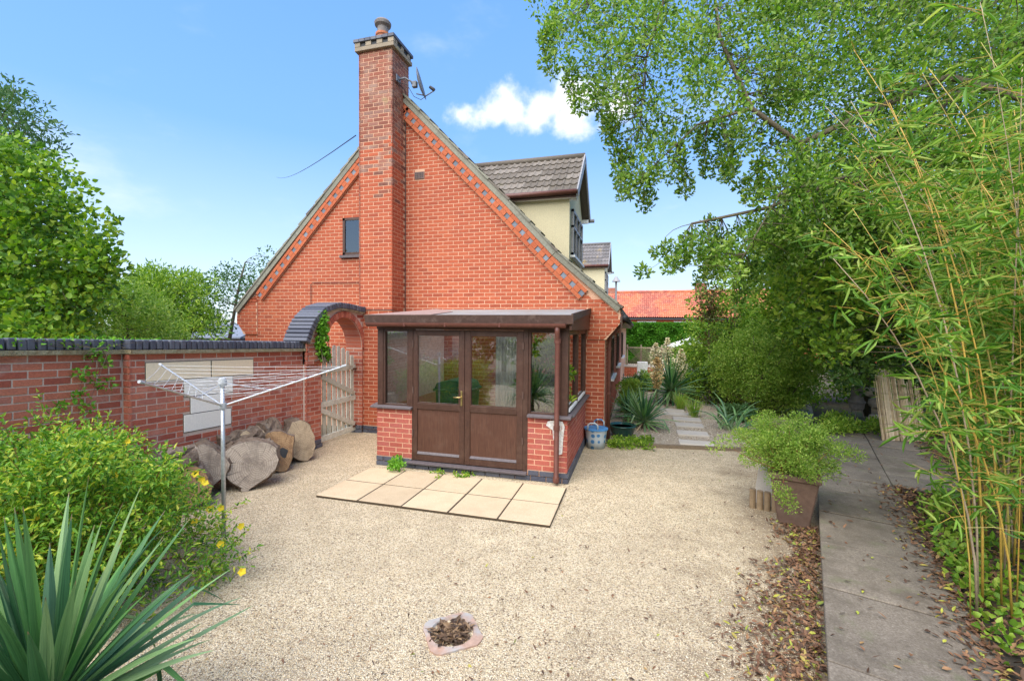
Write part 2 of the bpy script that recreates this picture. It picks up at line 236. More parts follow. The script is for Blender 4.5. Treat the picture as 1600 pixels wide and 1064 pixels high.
# ---------------------------------------------------------------- geometry helpers
COL = sc.collection
WM = {}
def link(o, parent=None, mat=None):
    COL.objects.link(o)
    WM[o.name] = o.matrix_basis.copy()
    if parent is not None:
        o.parent = parent; o.matrix_parent_inverse = WM[parent.name].inverted()
    if mat is not None and o.type == 'MESH' and not o.data.materials: o.data.materials.append(mat)
    return o
def tag(o, label=None, cat=None, group=None, kind=None):
    if label: o['label'] = label
    if cat: o['category'] = cat
    if group: o['group'] = group
    if kind: o['kind'] = kind
    return o
def empty(name, loc, label, cat, group=None):
    o = bpy.data.objects.new(name, None); o.location = tuple(float(x) for x in loc); o.empty_display_size = .1
    link(o); return tag(o, label, cat, group)
class MB:
    def __init__(s): s.v = []; s.f = []
    def add(s, vs, fs):
        n = len(s.v); s.v += [tuple(map(float, p)) for p in vs]; s.f += [tuple(i+n for i in f) for f in fs]; return s
    def box(s, x0, x1, y0, y1, z0, z1, Mx=None):
        vs = [(x, y, z) for z in (z0, z1) for y in (y0, y1) for x in (x0, x1)]
        if Mx is not None: vs = [tuple(Mx @ Vector(p)) for p in vs]
        return s.add(vs, [(0, 2, 3, 1), (4, 5, 7, 6), (0, 1, 5, 4), (2, 6, 7, 3), (0, 4, 6, 2), (1, 3, 7, 5)])
    def beam(s, a, b, w, h, up=(0, 0, 1)):
        a, b = np.array(a, float), np.array(b, float); d = b-a; d /= np.linalg.norm(d)
        sd = np.cross(d, up); sd /= np.linalg.norm(sd); u = np.cross(sd, d)
        vs = [p+sd*i*w/2+u*j*h/2 for p in (a, b) for j in (-1, 1) for i in (-1, 1)]
        return s.add(vs, [(0, 2, 3, 1), (4, 5, 7, 6), (0, 1, 5, 4), (2, 6, 7, 3), (0, 4, 6, 2), (1, 3, 7, 5)])
    def tube(s, path, rad, n=8, caps=True):
        P = [np.array(p, float) for p in path]; k = len(P)
        R_ = [rad]*k if np.isscalar(rad) else list(rad); vs = []; fs = []
        ref = np.array([0.0, 0, 1.0]); prev = None
        for i in range(k):
            d = P[min(i+1, k-1)]-P[max(i-1, 0)]; d = d/(np.linalg.norm(d)+1e-9)
            if prev is None:
                r0 = ref if abs(d[2]) < .9 else np.array([1.0, 0, 0]); a = np.cross(d, r0)
            else: a = prev-d*(prev@d)
            a /= np.linalg.norm(a)+1e-9; prev = a; b = np.cross(d, a)
            vs += [P[i]+R_[i]*(math.cos(2*math.pi*j/n)*a+math.sin(2*math.pi*j/n)*b) for j in range(n)]
        for i in range(k-1):
            fs += [(i*n+j, i*n+(j+1) % n, (i+1)*n+(j+1) % n, (i+1)*n+j) for j in range(n)]
        if caps: fs += [tuple(range(n-1, -1, -1)), tuple(range((k-1)*n, k*n))]
        return s.add(vs, fs)
    def lathe(s, prof, c=(0, 0, 0), n=20, cap=True):
        vs = [(c[0]+r*math.cos(2*math.pi*j/n), c[1]+r*math.sin(2*math.pi*j/n), c[2]+z) for r, z in prof for j in range(n)]
        fs = [(i*n+j, i*n+(j+1) % n, (i+1)*n+(j+1) % n, (i+1)*n+j) for i in range(len(prof)-1) for j in range(n)]
        if cap: fs += [tuple(range(n-1, -1, -1)), tuple(range((len(prof)-1)*n, len(prof)*n))]
        return s.add(vs, fs)
    def prism(s, poly, ext):             # 3D polygon extruded by a vector
        n = len(poly); e = np.array(ext, float); A = [np.array(p, float) for p in poly]
        return s.add(A+[p+e for p in A], [tuple(range(n-1, -1, -1)), tuple(range(n, 2*n))]+[(i, (i+1) % n, n+(i+1) % n, n+i) for i in range(n)])
    def mesh(s, name='m'):
        me = bpy.data.meshes.new(name); me.from_pydata(s.v, [], s.f); me.update(); return me
    def build(s, name, mat, parent=None, smooth=False, bev=0):
        me = s.mesh(name)
        if getattr(s, 'uv', None):
            lay = me.uv_layers.new(name='UVMap'); vi = np.zeros(len(me.loops), np.int32); me.loops.foreach_get('vertex_index', vi); lay.data.foreach_set('uv', np.array(s.uv, np.float32)[vi].ravel())
        if smooth: me.polygons.foreach_set('use_smooth', [True]*len(me.polygons))
        o = bpy.data.objects.new(name, me); link(o, parent, mat)
        if bev:
            md = o.modifiers.new('bevel', 'BEVEL'); md.width = bev; md.segments = 1; md.limit_method = 'ANGLE'
        return o
def npmesh(name, verts, faces, mat, parent=None, smooth=False):
    """fast mesh from (n,3) verts and (m,k) faces"""
    verts = np.ascontiguousarray(verts, np.float32); faces = np.ascontiguousarray(faces, np.int32); m, k = faces.shape
    me = bpy.data.meshes.new(name); me.vertices.add(len(verts)); me.vertices.foreach_set('co', verts.ravel())
    me.loops.add(m*k); me.loops.foreach_set('vertex_index', faces.ravel())
    me.polygons.add(m); me.polygons.foreach_set('loop_start', np.arange(0, m*k, k, dtype=np.int32))
    if smooth: me.polygons.foreach_set('use_smooth', np.ones(m, bool))
    me.update(calc_edges=True); o = bpy.data.objects.new(name, me); return link(o, parent, mat)
def unit(a): return a/(np.linalg.norm(a, axis=-1, keepdims=True)+1e-9)
def leaf_arrays(P, D, L, Wd, fold=.25, droop=.15, up=None):
    """n leaves, each two folded quads: base, two shoulders, tip"""
    n = len(P); L = np.broadcast_to(L, (n,))[:, None]; Wd = np.broadcast_to(Wd, (n,))[:, None]
    D = unit(D); ref = rng.normal(size=(n, 3)) if up is None else np.broadcast_to(up, (n, 3))+rng.normal(size=(n, 3))*.35
    S = unit(np.cross(D, ref)); N = np.cross(S, D)
    a = P; b = P+D*L*.32+S*Wd*.5+N*Wd*fold; c = P+D*L*.7+S*Wd*.36+N*Wd*fold*.8-N*L*droop*.4; d = P+D*L-N*L*droop
    e = P+D*L*.7-S*Wd*.36+N*Wd*fold*.8-N*L*droop*.4; f = P+D*L*.32-S*Wd*.5+N*Wd*fold
    V = np.stack([a, b, c, d, e, f], 1).reshape(-1, 3); i = (np.arange(n)*6)[:, None]
    F = np.concatenate([i+np.array([0, 1, 2, 3]), i+np.array([0, 3, 4, 5])])
    return V, F
def leaves(name, P, D, L, Wd, mat, parent=None, **k):
    V, F = leaf_arrays(P, D, L, Wd, **k); return npmesh(name, V, F, mat, parent)
def in_ball(n, lo=.35):
    d = unit(rng.normal(size=(n, 3))); return d*(lo+(1-lo)*rng.random((n, 1))**.6)
def clumps(cs, rs, n, squash=(1, 1, .8), up=.35):
    """n leaves in each ball; returns positions and outward-ish directions"""
    P = []; D = []
    for c, r in zip(cs, rs):
        k = max(3, int(n*r*r if n < 0 else n)); q = in_ball(k); P.append(np.asarray(c)+q*r*np.array(squash)); D.append(q+rng.normal(size=(k, 3))*.6+np.array([0, 0, up]))
    return np.concatenate(P), np.concatenate(D)
def in_poly(poly, n):
    p = np.array(poly, float); lo, hi = p.min(0), p.max(0); out_ = []
    while len(out_) < n:
        q = lo+(hi-lo)*rng.random(2); c = False
        for i in range(len(p)):
            (x1, y1), (x2, y2) = p[i], p[i-1]
            if (y1 > q[1]) != (y2 > q[1]) and q[0] < (x2-x1)*(q[1]-y1)/(y2-y1)+x1: c = not c
        if c: out_.append(q)
    return np.array(out_)
# ---- bricks
def frame(O, u, v, n): return Matrix(((u[0], v[0], n[0], O[0]), (u[1], v[1], n[1], O[1]), (u[2], v[2], n[2], O[2]), (0, 0, 0, 1)))
def brick_poly(mb, Mx, poly, t=-.006, b=.002):
    """one brick: polygon in the wall plane, standing t proud with a small chamfer"""
    n = len(poly); c = np.mean(poly, 0); q = [np.array(p) for p in poly]; ins = [p-(p-c)/(np.linalg.norm(p-c)+1e-9)*b*1.5 for p in q]
    vs = [Mx @ Vector((p[0], p[1], -.03)) for p in q]+[Mx @ Vector((p[0], p[1], t-b)) for p in q]+[Mx @ Vector((p[0], p[1], t)) for p in ins]
    fs = [(i, (i+1) % n, n+(i+1) % n, n+i) for i in range(n)]+[(n+i, n+(i+1) % n, 2*n+(i+1) % n, 2*n+i) for i in range(n)]+[tuple(range(2*n, 3*n))]
    mb.add(vs, fs)
def clip(poly, a, b, c):                 # keep a*x+b*y<=c
    out_ = []
    for i in range(len(poly)):
        p, q = poly[i-1], poly[i]; dp, dq = a*p[0]+b*p[1]-c, a*q[0]+b*q[1]-c
        if dp*dq < 0: s_ = dp/(dp-dq); out_.append((p[0]+s_*(q[0]-p[0]), p[1]+s_*(q[1]-p[1])))
        if dq <= 0: out_.append(q)
    return out_
def courses(x0, x1, z0, z1, start=0.0, holes=(), planes=(), bl=.212, bh=.062, g=.013, header_every=0):
    """stretcher-bond polygons (wall coordinates) over a rectangle, cut by half planes and rectangular holes"""
    res = []; k = 0; z = z0
    while z < z1-.012:
        x = x0-start-(.1125 if k % 2 else 0)-.225*2
        while x < x1:
            a, b = max(x, x0), min(x+bl, x1); zt = min(z+bh, z1)
            if b-a > .025:
                segs = [(a, b)]
                for hx0, hx1, hz0, hz1 in holes:
                    if zt > hz0+.012 and z < hz1-.012:
                        ns = []
                        for s0, s1 in segs:
                            if s1 <= hx0 or s0 >= hx1: ns.append((s0, s1))
                            else:
                                if hx0-s0 > .03: ns.append((s0, hx0-.006))
                                if s1-hx1 > .03: ns.append((hx1+.006, s1))
                        segs = ns
                for s0, s1 in segs:
                    p = [(s0, z), (s1, z), (s1, zt), (s0, zt)]
                    for pl in planes:
                        p = clip(p, *pl)
                        if len(p) < 3: break
                    if len(p) >= 3:
                        ar = abs(sum(p[i-1][0]*p[i][1]-p[i][0]*p[i-1][1] for i in range(len(p))))/2
                        if ar > .0012: res.append((p, len(p) == 4 and abs((s1-s0)-bl) < 1e-4 and abs(ar-bl*bh) < 1e-4))
            x += bl+g
        z += bh+g; k += 1
    return res
_bm = {}
def full_brick_mesh(mat, L=.212, H=.062, t=-.006):
    key = (mat.name, L, H, t)
    if key not in _bm:
        mb = MB(); brick_poly(mb, Matrix.Identity(4), [(-L/2, -H/2), (L/2, -H/2), (L/2, H/2), (-L/2, H/2)], t); me = mb.mesh('brick'); me.materials.append(mat); _bm[key] = me
    return _bm[key]
class BrickJob:
    """collects all the bricks of one thing, then builds the 300 that show largest as objects and joins the rest"""
    def __init__(s): s.items = []
    def add(s, Mx, lst, mat, parent, seen=lambda p: True):
        for poly, full in lst:
            c = np.mean(poly, 0); w = np.array(Mx @ Vector((c[0], c[1], 0))); q = proj(w)
            ar = 0
            if full and seen(w) and q[2] > .3 and -40 < q[0] < 1640 and -40 < q[1] < 1100:
                cor = proj(np.array([Mx @ Vector((p[0], p[1], 0)) for p in poly])); ar = abs(sum(cor[i-1][0]*cor[i][1]-cor[i][0]*cor[i-1][1] for i in range(4)))/2
            s.items.append((ar, Mx, poly, mat, parent, w))
    def run(s, limit=300):
        s.items.sort(key=lambda i: -i[0]); rest = {}
        for k, (ar, Mx, poly, mat, parent, w) in enumerate(s.items):
            if k < limit and ar > 0:
                me = full_brick_mesh(mat); o = bpy.data.objects.new('brick', me); c = np.mean(poly, 0)
                mw = Mx.copy(); uu = Vector(Mx.col[0][:3]); nn_ = Vector(Mx.col[2][:3]); vv = nn_.cross(uu); mw.col[1][:3] = vv; tl = Mx @ Vector((c[0], c[1], random.uniform(-.0015, .0015))); mw.translation = tl
                o.matrix_basis = mw; COL.objects.link(o); o.parent = parent; o.matrix_parent_inverse = WM[parent.name].inverted()
            else:
                mb = rest.setdefault((mat.name, parent.name), (MB(), mat, parent)); brick_poly(mb[0], Mx, poly, -.006+random.uniform(-.001, .001))
        for mb, mat, parent in rest.values():
            tag(mb.build('brickwork', mat, parent), kind='stuff')
X_, Y_, Z_ = np.eye(3)
def struct(o, label=None): o['kind'] = 'structure'; return o
# ================================================================ GROUND
g = MB().add([(-300, -300, -.05), (300, -300, -.05), (300, 400, -.05), (-300, 400, -.05)], [(0, 1, 2, 3)]).build('ground', SOIL); struct(g)
PU = np.array([.3095, .9509]); PV = np.array([.9509, -.3095])     # path direction and its right-hand side
PE = np.array([4.96, -2.36])                                       # a point on the path's left edge
def pth(s, w, z): return (PE[0]+PU[0]*s+PV[0]*w, PE[1]+PU[1]*s+PV[1]*w, z)
gp = [(-1.75, -9), (2.9, -9), pth(-7, .05, 0)[:2], pth(8, .05, 0)[:2], (5.75, 3.40), (3.75, 3.14), (3.3, 3.2), (-1.75, 3.2)]
gp = [(-1.75, -9), pth(-7, .05, 0)[:2], pth(6.1, .05, 0)[:2], (5.75, 3.40), (3.75, 3.14), (3.3, 3.2), (-1.75, 3.2)]
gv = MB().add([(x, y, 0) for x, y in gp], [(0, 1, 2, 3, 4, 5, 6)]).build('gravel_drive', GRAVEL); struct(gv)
# loose stones lying on the drive, thickest near the camera
def stones(name, P, size, mat, parent=None, flat=.6):
    n = len(P); o = np.array([(1, 0, 0), (0, 1, 0), (-1, 0, 0), (0, -1, 0), (0, 0, 1), (0, 0, -.4)], float)
    a = rng.random(n)*6.28; ca, sa = np.cos(a), np.sin(a)
    V = o[None]*np.stack([size*rng.uniform(.7, 1.4, n), size*rng.uniform(.6, 1.1, n), size*flat*rng.uniform(.6, 1.2, n)], -1)[:, None]
    V = V+rng.normal(size=V.shape)*size[:, None, None]*.18
    V = np.stack([V[..., 0]*ca[:, None]-V[..., 1]*sa[:, None], V[..., 0]*sa[:, None]+V[..., 1]*ca[:, None], V[..., 2]], -1)+P[:, None]
    f = np.array([(0, 1, 4), (1, 2, 4), (2, 3, 4), (3, 0, 4), (1, 0, 5), (2, 1, 5), (3, 2, 5), (0, 3, 5)])
    F = (f[None]+(np.arange(n)*6)[:, None, None]).reshape(-1, 3)
    return npmesh(name, V.reshape(-1, 3), F, mat, parent)
def drive_points(n, near=True):
    out_ = []
    while len(out_) < n:
        u, v = rng.uniform(-20, 1300), 700+370*rng.random()
        p = on(u, v, z=0.0)
        if p[0] < -1.55 or p[1] > 3.1: continue
        s = (p[0]-PE[0])*PV[0]+(p[1]-PE[1])*PV[1]
        if s > -.02: continue
        if -.05 < p[0] < 3.0 and .60 < p[1]: 
            if p[1] > .8: continue
        elif 0 <= p[0] <= 3.0 and -.6 < p[1] < .6: continue
        if (p[0]-2.64)**2+(p[1]+2.43)**2 < .06: continue
        out_.append(p)
    return np.array(out_)
dp = drive_points(52000); dp[:, 2] = .001
gs = stones('gravel_stones', dp, rng.uniform(.003, .0068, len(dp)), STONE); tag(gs, 'loose pale beige gravel stones spread over the drive', 'gravel', kind='stuff')
# planting bed beyond the kerb strip
bedp = [(3.3, 3.25), (3.8, 3.2), (5.8, 3.46), (6.6, 3.6), (8.2, 7.5), (11, 17), (11, 23), (3.3, 23)]
struct(MB().add([(x, y, .004) for x, y in bedp], [tuple(range(len(bedp)))]).build('garden_bed', BEDG))
bp = np.array([(rng.uniform(3.5, 7.6), rng.uniform(3.5, 10), .008) for _ in range(9000)])
bp = bp[bp[:, 0] < 6.0+(bp[:, 1]-3.4)*.4]
tag(stones('bed_pebbles', bp, rng.uniform(.010, .022, len(bp)), BEDST), 'brown and grey pebbles covering the bed around the stepping stones', 'pebbles', kind='stuff')
kb = MB()
kpts = [(3.75, 3.12), (4.4, 3.19), (5.1, 3.29), (5.8, 3.40), (6.3, 3.47)]
for a, b in zip(kpts, kpts[1:]): kb.beam((*a, .03), (*b, .03), .05, .07)
struct(kb.build('kerb', M('timber_edging', ((0, (.17, .13, .09)), (1, (.2, .15, .1))), 25, bmp=.5)))
# patio of ten slabs
pat = MB().box(.005, 2.995, -.595, .595, -.04, .026).build('patio', M('joint_dirt', ((0, (.07, .05, .03)), (1, (.07, .05, .03))), 30)); struct(pat)
sm = MB().box(-.291, .291, -.291, .291, -.03, .0).mesh('paving_slab'); sm.materials.append(PATIO)
for i in range(5):
    for j in range(2):
        o = bpy.data.objects.new('paving_slab', sm); o.location = (.3+.6*i+random.uniform(-.003, .003), -.3+.6*j+random.uniform(-.003, .003), .030+random.uniform(-.002, .002)); o.rotation_euler = (random.uniform(-.003, .003), random.uniform(-.003, .003), random.uniform(-.006, .006)); link(o, pat)
        md = o.modifiers.new('bevel', 'BEVEL'); md.width = .005; md.segments = 1
# raised concrete path
pb = MB().prism([pth(-7, .03, -.05), pth(-7, 1.0, -.05), pth(4.36, 1.0, -.05), pth(4.36, .03, -.05)], (0, 0, .188)).build('path', M('path_base', ((0, (.045, .036, .026)), (1, (.045, .036, .026))), 20)); struct(pb)
js = [-7.0, -6.1, -5.2, -4.3, -3.4, -2.5, -1.6, -.75, .18, 1.13, 2.02, 2.90, 3.77, 4.37]
for a, b in zip(js, js[1:]):
    t_ = random.uniform(-.006, .006)
    w = [pth(a+.010, 0, .09), pth(a+.010, .88, .09), pth(b-.010, .88, .09), pth(b-.010, 0, .09)]
    MB().prism(w, (0, 0, .058+t_)).build('paving_slab', CONC, pb, bev=.006)
# second stretch of older slabs, two columns
pb2 = MB().prism([pth(4.38, -.0, -.05), pth(4.38, 1.75, -.05), pth(8.0, 1.75, -.05), pth(8.0, -.0, -.05)], (0, 0, .182)).build('path', MATS['path_base']); struct(pb2)
for c0, c1 in ((.02, .81), (.822, 1.72)):
    s = 4.40
    while s < 7.8:
        e = min(s+.62, 7.98); t_ = random.uniform(-.008, .008)
        MB().prism([pth(s+.008, c0, .08), pth(s+.008, c1, .08), pth(e-.008, c1, .08), pth(e-.008, c0, .08)], (0, 0, .062+t_)).build('paving_slab', CONC, pb2, bev=.006); s = e
struct(MB().prism([pth(8.0, -1.2, -.05), pth(8.0, 2.6, -.05), pth(8.14, 2.6, -.05), pth(8.14, -1.2, -.05)], (0, 0, .20)).build('kerb_edge', CONC))
# bank on the right of the path, under bamboo and trees
bank = MB(); bn = 26; bm_ = 14; bv = []
for i in range(bn):
    for j in range(bm_):
        s = -7+i*.85; w = (.86 if s < 4.4 else 1.74)+j*.6; h = .085 if j == 0 else .12+.10*min(j, 6)/3+random.uniform(-.03, .03)
        bv.append(pth(s, w, h))
bank.add(bv, [(i*bm_+j, i*bm_+j+1, (i+1)*bm_+j+1, (i+1)*bm_+j) for i in range(bn-1) for j in range(bm_-1)])
struct(bank.build('bank', SOIL, smooth=True))
# stepping stones in the bed
st = MB().box(4.4, 4.41, 3.7, 3.71, 0, .005).build('stepping_stone_path', BEDG); struct(st)
for (u, v, w, d) in ((1088, 692, .62, .34), (1082, 677, .60, .40), (1077, 664, .58, .42), (1073, 655, .62, .44), (1062, 647, .74, .40), (1050, 641, .6, .4)):
    p = on(u, v, z=.03); a = random.uniform(-.06, .06)
    MB().box(-w/2, w/2, -d/2, d/2, -.03, .012, Matrix.Translation((p[0], p[1], .03)) @ Matrix.Rotation(a, 4, 'Z')).build('stepping_stone', STEP, st, bev=.008)

# ================================================================ HOUSE
YG = 3.10; XC0, XC1, YC = -1.585, -.823, 2.60; AX, AZ = -.86, 6.98
RR = [(AX, AZ), (1.47, 4.62), (2.40, 3.62), (3.60, 2.56)]          # right verge, outer top edge
RL = [(AX, AZ), (-5.26, 2.54)]
house = empty('brick_house', (-.83, 3.1, 0), 'tall orange red brick house with a gable wall and a big chimney', 'house')
def under(seg, off):                    # half plane below a verge segment, dropped by off
    (x1, z1), (x2, z2) = seg; m = (z2-z1)/(x2-x1); return (-m, 1.0, z1-m*x1-off)
BAND = .57                              # vertical drop from verge top to underside of the raking band
wall = MB()
gpoly = [(-5.02, -.1), (3.30, -.1), (3.30, 2.0), (3.56, 2.30), (3.56, 2.50), (2.40, 3.56), (1.47, 4.56), (AX, AZ-.08), (-5.22, 2.50), (-5.22, 2.2), (-5.02, 2.0)]
wall.prism([(x, YG+.010, z) for x, z in gpoly], (0, .3, 0)); gw = wall.build('gable_wall', MO, house)
FG = frame((0, YG, 0), X_, Z_, -Y_)
HX0, HX1, HZ0, HZ1 = -2.32, -1.75, 3.70, 4.50                      # small gable window
jobH = BrickJob()
planes = [under(RR[0:2], .22), under(RR[1:3], .22), under(RL, .22)]
planes2 = [under(RR[2:4], .20)]
planesL = [under(RR[0:2], BAND), under(RR[1:3], BAND), under(RR[2:4], .20), under(RL, .20)]
holes = [(XC0, XC1, -1, 9), (HX0, HX1, HZ0, HZ1), (-.60, -.385, 5.20, 5.345), (2.98, 3.6, 1.93, 2.70), (-5.3, -4.66, 1.93, 2.70)]
seeG = lambda w: not (-.12 < w[0] < 3.02 and w[2] < 2.52) and not (w[0] < -1.6 and w[2] < 2.3 and w[0] > -4.9 and w[2] < 1.9)
zt0 = .155
cAll = courses(-5.02, 3.30, zt0, 7.0, 0, holes, planes); cut = []
for p, f_ in cAll:
    if max(q[0] for q in p) > 2.3:
        p2 = clip(p, *planes2[0])
        if len(p2) >= 3: cut.append((p2, f_ and len(p2) == 4))
    else: cut.append((p, f_))
jobH.add(FG, cut, HB, gw, seeG)
# brick between the raking band's foot and the kneelers
K1 = frame((0, YG-.028, 0), X_, Z_, -Y_)
jobH.add(K1, courses(2.985, 3.57, 1.955, 2.70, 0, (), [under(RR[2:4], .20), (1, 0, 3.575), (.95, -1.0, .95*3.32-2.0)]), HB, gw)
jobH.add(K1, courses(-5.23, -4.655, 1.955, 2.80, 0, (), [under(RL, .20), (-1, 0, 5.235), (-.95, -1.0, .95*5.02-2.0)]), HB, gw)
MB().prism([(2.98, YG+.02, 1.95), (3.32, YG+.02, 1.95), (3.57, YG+.02, 2.25), (3.57, YG+.02, 2.52), (2.98, YG+.02, 2.70)], (0, -.036, 0)).build('kneeler', MO, gw); MB().prism([(-4.65, YG+.02, 1.95), (-5.04, YG+.02, 1.95), (-5.23, YG+.02, 2.25), (-5.23, YG+.02, 2.50), (-4.65, YG+.02, 2.70)], (0, -.036, 0)).build('kneeler', MO, gw)
# plinth courses
for k in range(2):
    for p, f_ in courses(-5.02, 3.30, .0+.075*k, .066+.075*k, .1*k, [(XC0, XC1, -1, 1), (-.1, 2.97, -1, 1)]):
        if p[0][0] < -1.5: continue
        mb = MB(); brick_poly(mb, FG, p, .014); mb.build('plinth_brick', EB, gw)
# side wall of the house (facing the garden path)
sw = MB().box(3.0, 3.29, YG+.02, 20.5, -.1, 2.2).build('side_wall', MO, house)
FS = frame((3.30, 0, 0), Y_, Z_, X_)
swins = [(4.75, 6.15, 1.05, 2.0), (8.2, 9.6, 1.05, 2.0), (12.5, 14.0, 1.05, 2.0)]
jobH.add(FS, courses(YG, 12.0, .155, 2.12, 0, swins), HB, sw)
for a, b, z0, z1 in swins:
    w = MB(); w.box(3.26, 3.31, a, b, z0, z1).build('window_pane', GLASS, sw)
    w = MB()
    for q in ((a, a+.07, z0, z1), (b-.07, b, z0, z1), (a, b, z0, z0+.07), (a, b, z1-.07, z1), ((a+b)/2-.03, (a+b)/2+.03, z0, z1)): w.box(3.24, 3.325, q[0], q[1], q[2], q[3])
    w.build('window_frame', BROWN, sw); MB().box(3.25, 3.40, a-.05, b+.05, z0-.05, z0).build('window_sill', WHITE, sw)
# eaves along the side: soffit, fascia, gutter
MB().box(3.28, 3.60, YG+.08, 20.6, 2.18, 2.21).build('soffit', BROWN, house)
MB().box(3.58, 3.61, YG-.05, 20.6, 2.17, 2.42).build('fascia_board', BROWN, house)
MB().tube([(3.66, YG-.05, 2.36), (3.66, 20.6, 2.33)], .055, 8).build('gutter', BLACKM, house, smooth=True)
dpz = MB(); dpz.tube([(3.64, 3.35, 2.32), (3.55, 3.35, 2.20), (3.39, 3.35, 2.02), (3.37, 3.35, 1.9), (3.37, 3.35, .05)], .036, 10); dpz.build('downpipe', PIPE, house, smooth=True)
for z in (.9, 1.75): MB().lathe([(.036, 0), (.044, 0), (.044, .05), (.036, .05)], (3.37, 3.35, z), 12).build('pipe_collar', PIPE, house)
# roof slabs
def roofslab(seg, t, y0, y1):
    mb = MB()
    for (x1, z1), (x2, z2) in zip(seg, seg[1:]): mb.prism([(x1, y0, z1-.03), (x2, y0, z2-.03), (x2, y0, z2-.03-t), (x1, y0, z1-.03-t)], (0, y1-y0, 0))
    return mb
rf = roofslab(RR, .10, YG+.06, 20.6).build('roof', TILE, house); roofslab(RL, .10, YG+.06, 20.6).build('roof_slope', TILE, rf)
# verge: cement fillet, tile ends, raking brick band with grey dentils
def rake(seg, side):
    (x1, z1), (x2, z2) = seg; L = math.hypot(x2-x1, z2-z1); d = np.array([(x2-x1)/L, (z2-z1)/L]); nrm = np.array([d[1], -d[0]])*side
    if nrm[1] > 0: nrm = -nrm
    return L, np.array(seg[0]), d, nrm
def rpoly(s0, s1, w0, w1, o, d, n): return [tuple(o+d*s0+n*w0), tuple(o+d*s1+n*w0), tuple(o+d*s1+n*w1), tuple(o+d*s0+n*w1)]
def tocw(p):                              # make polygon counter-clockwise
    a = sum(p[i-1][0]*p[i][1]-p[i][0]*p[i-1][1] for i in range(len(p))); return p if a > 0 else p[::-1]
FV = frame((0, YG-.07, 0), X_, Z_, -Y_); FB = frame((0, YG-.045, 0), X_, Z_, -Y_); FD = frame((0, YG-.030, 0), X_, Z_, -Y_)
for segs, side in ((RR, 1), ([RL[0], (-3.0, AZ-(AX+3.0)*(AZ-2.54)/(AX+5.26)), RL[1]], -1)):
    for (a, b) in zip(segs, segs[1:]):
        L, o, d, n = rake((a, b), side)
        s = 0.0
        MB().prism([(p[0], YG+.06, p[1]) for p in tocw(rpoly(0, L, .032, .128, o, d, n))], (0, -.125, 0)).build('verge_fillet', VERGE, rf)
        while s < L-.02:                     # tile ends lap down the slope
            e = min(s+.30, L+.02); j = random.uniform(-.006, .006)
            p = [o+d*s+n*(.005+j), o+d*e+n*(-.022+j), o+d*e+n*(.030), o+d*s+n*(.030)]
            MB().prism([(q[0], YG+.30, q[1]) for q in tocw([tuple(x) for x in p])], (0, -.385+random.uniform(-.01, .01), 0)).build('verge_tile', VERGE if random.random() < .75 else TILE, rf); s = e
    # band runs straight from the chimney to a little above the kneeler
    o = np.array(segs[0]); tgt = np.array(on(927, 446, y=YG)[[0, 2]]) if side == 1 else np.array(on(397, 452, y=YG)[[0, 2]])
    pts = [np.array(p) for p in segs[:-1]]+[tgt]
    tot = 0
    for a, b in zip(pts, pts[1:]):
        L, o, d, n = rake((tuple(a), tuple(b)), side)
        MB().prism([(p[0], YG+.05, p[1]) for p in tocw(rpoly(0, L, .13, .372, o, d, n))], (0, -.085, 0)).build('band_backing', MO, gw)
        k = int(round(L/.225)); st_ = L/k
        for i in range(k):
            s = i*st_
            for w0, w1, nm in ((.138, .205, 'verge_brick'), (.298, .365, 'verge_brick')):
                mb = MB(); brick_poly(mb, FB, tocw(rpoly(s+.004, s+st_-.004, w0, w1, o, d, n)), .012); mb.build(nm, RB, gw)
            mb = MB(); brick_poly(mb, FB, tocw(rpoly(s+.003, s+st_*.56-.002, .209, .294, o, d, n)), .012); mb.build('verge_brick', RB, gw)
            mb = MB(); brick_poly(mb, FD, tocw(rpoly(s+st_*.56+.002, s+st_-.002, .209, .294, o, d, n)), .012); mb.build('dentil_brick', GB, gw)
# gable window and air bricks
MB().box(HX0, HX1, YG-.004, YG-.001, HZ0, HZ1).build('window_pane', GLASS, gw)
MB().box(HX0, HX1, YG+.003, YG+.0095, HZ0, HZ1).build('unlit_room_sheet', M('dim_room', ((0, (.05, .06, .06)), (1, (.05, .06, .06))), 10, bmp=0), gw)  # dark sheet, its colour paints the unlit room behind the glass
wf = MB()
for q in ((HX0, HX0+.055, HZ0, HZ1), (HX1-.055, HX1, HZ0, HZ1), (HX0, HX1, HZ0, HZ0+.055), (HX0, HX1, HZ1-.055, HZ1)): wf.box(q[0], q[1], YG-.024, YG+.0097, q[2], q[3])
wf.build('window_frame', BROWN, gw); MB().box(HX0-.06, HX1+.06, YG-.06, YG+.02, HZ0-.06, HZ0-.005).build('window_sill', SLATE, gw)
for x0, z0 in ((-.60, 5.20), (-1.80, 5.13)):
    a = MB().box(x0, x0+.215, YG-.012, YG+.02, z0, z0+.14).build('air_brick', M('air_brick_grey', ((0, (.20, .13, .11)), (1, (.20, .13, .11))), 40), gw)
    h = MB()
    for i in range(5):
        for j in range(3): h.box(x0+.022+i*.036, x0+.044+i*.036, YG-.016, YG-.011, z0+.02+j*.038, z0+.044+j*.038)
    h.build('air_brick_hole', BLACKM, a)
# faint movement crack and cable clipped to wall left of the chimney
cb = MB().tube([(-3.15, YG-.018, 2.1), (-3.15, YG-.018, 3.08), (-3.1, YG-.018, 3.12), (XC0, YG-.018, 3.10)], .006, 6); cb.build('wall_cable', BLACKM, house)
cb = MB().tube([(XC0, YC-.018, 2.50), (XC1+.014, YC-.018, 2.49), (XC1+.018, YG-.02, 2.44), (XC1+.02, YG-.02, 7.0), (XC1+.018, 2.85, 7.02)], .008, 6); cb.build('aerial_cable', BLACKM, house)
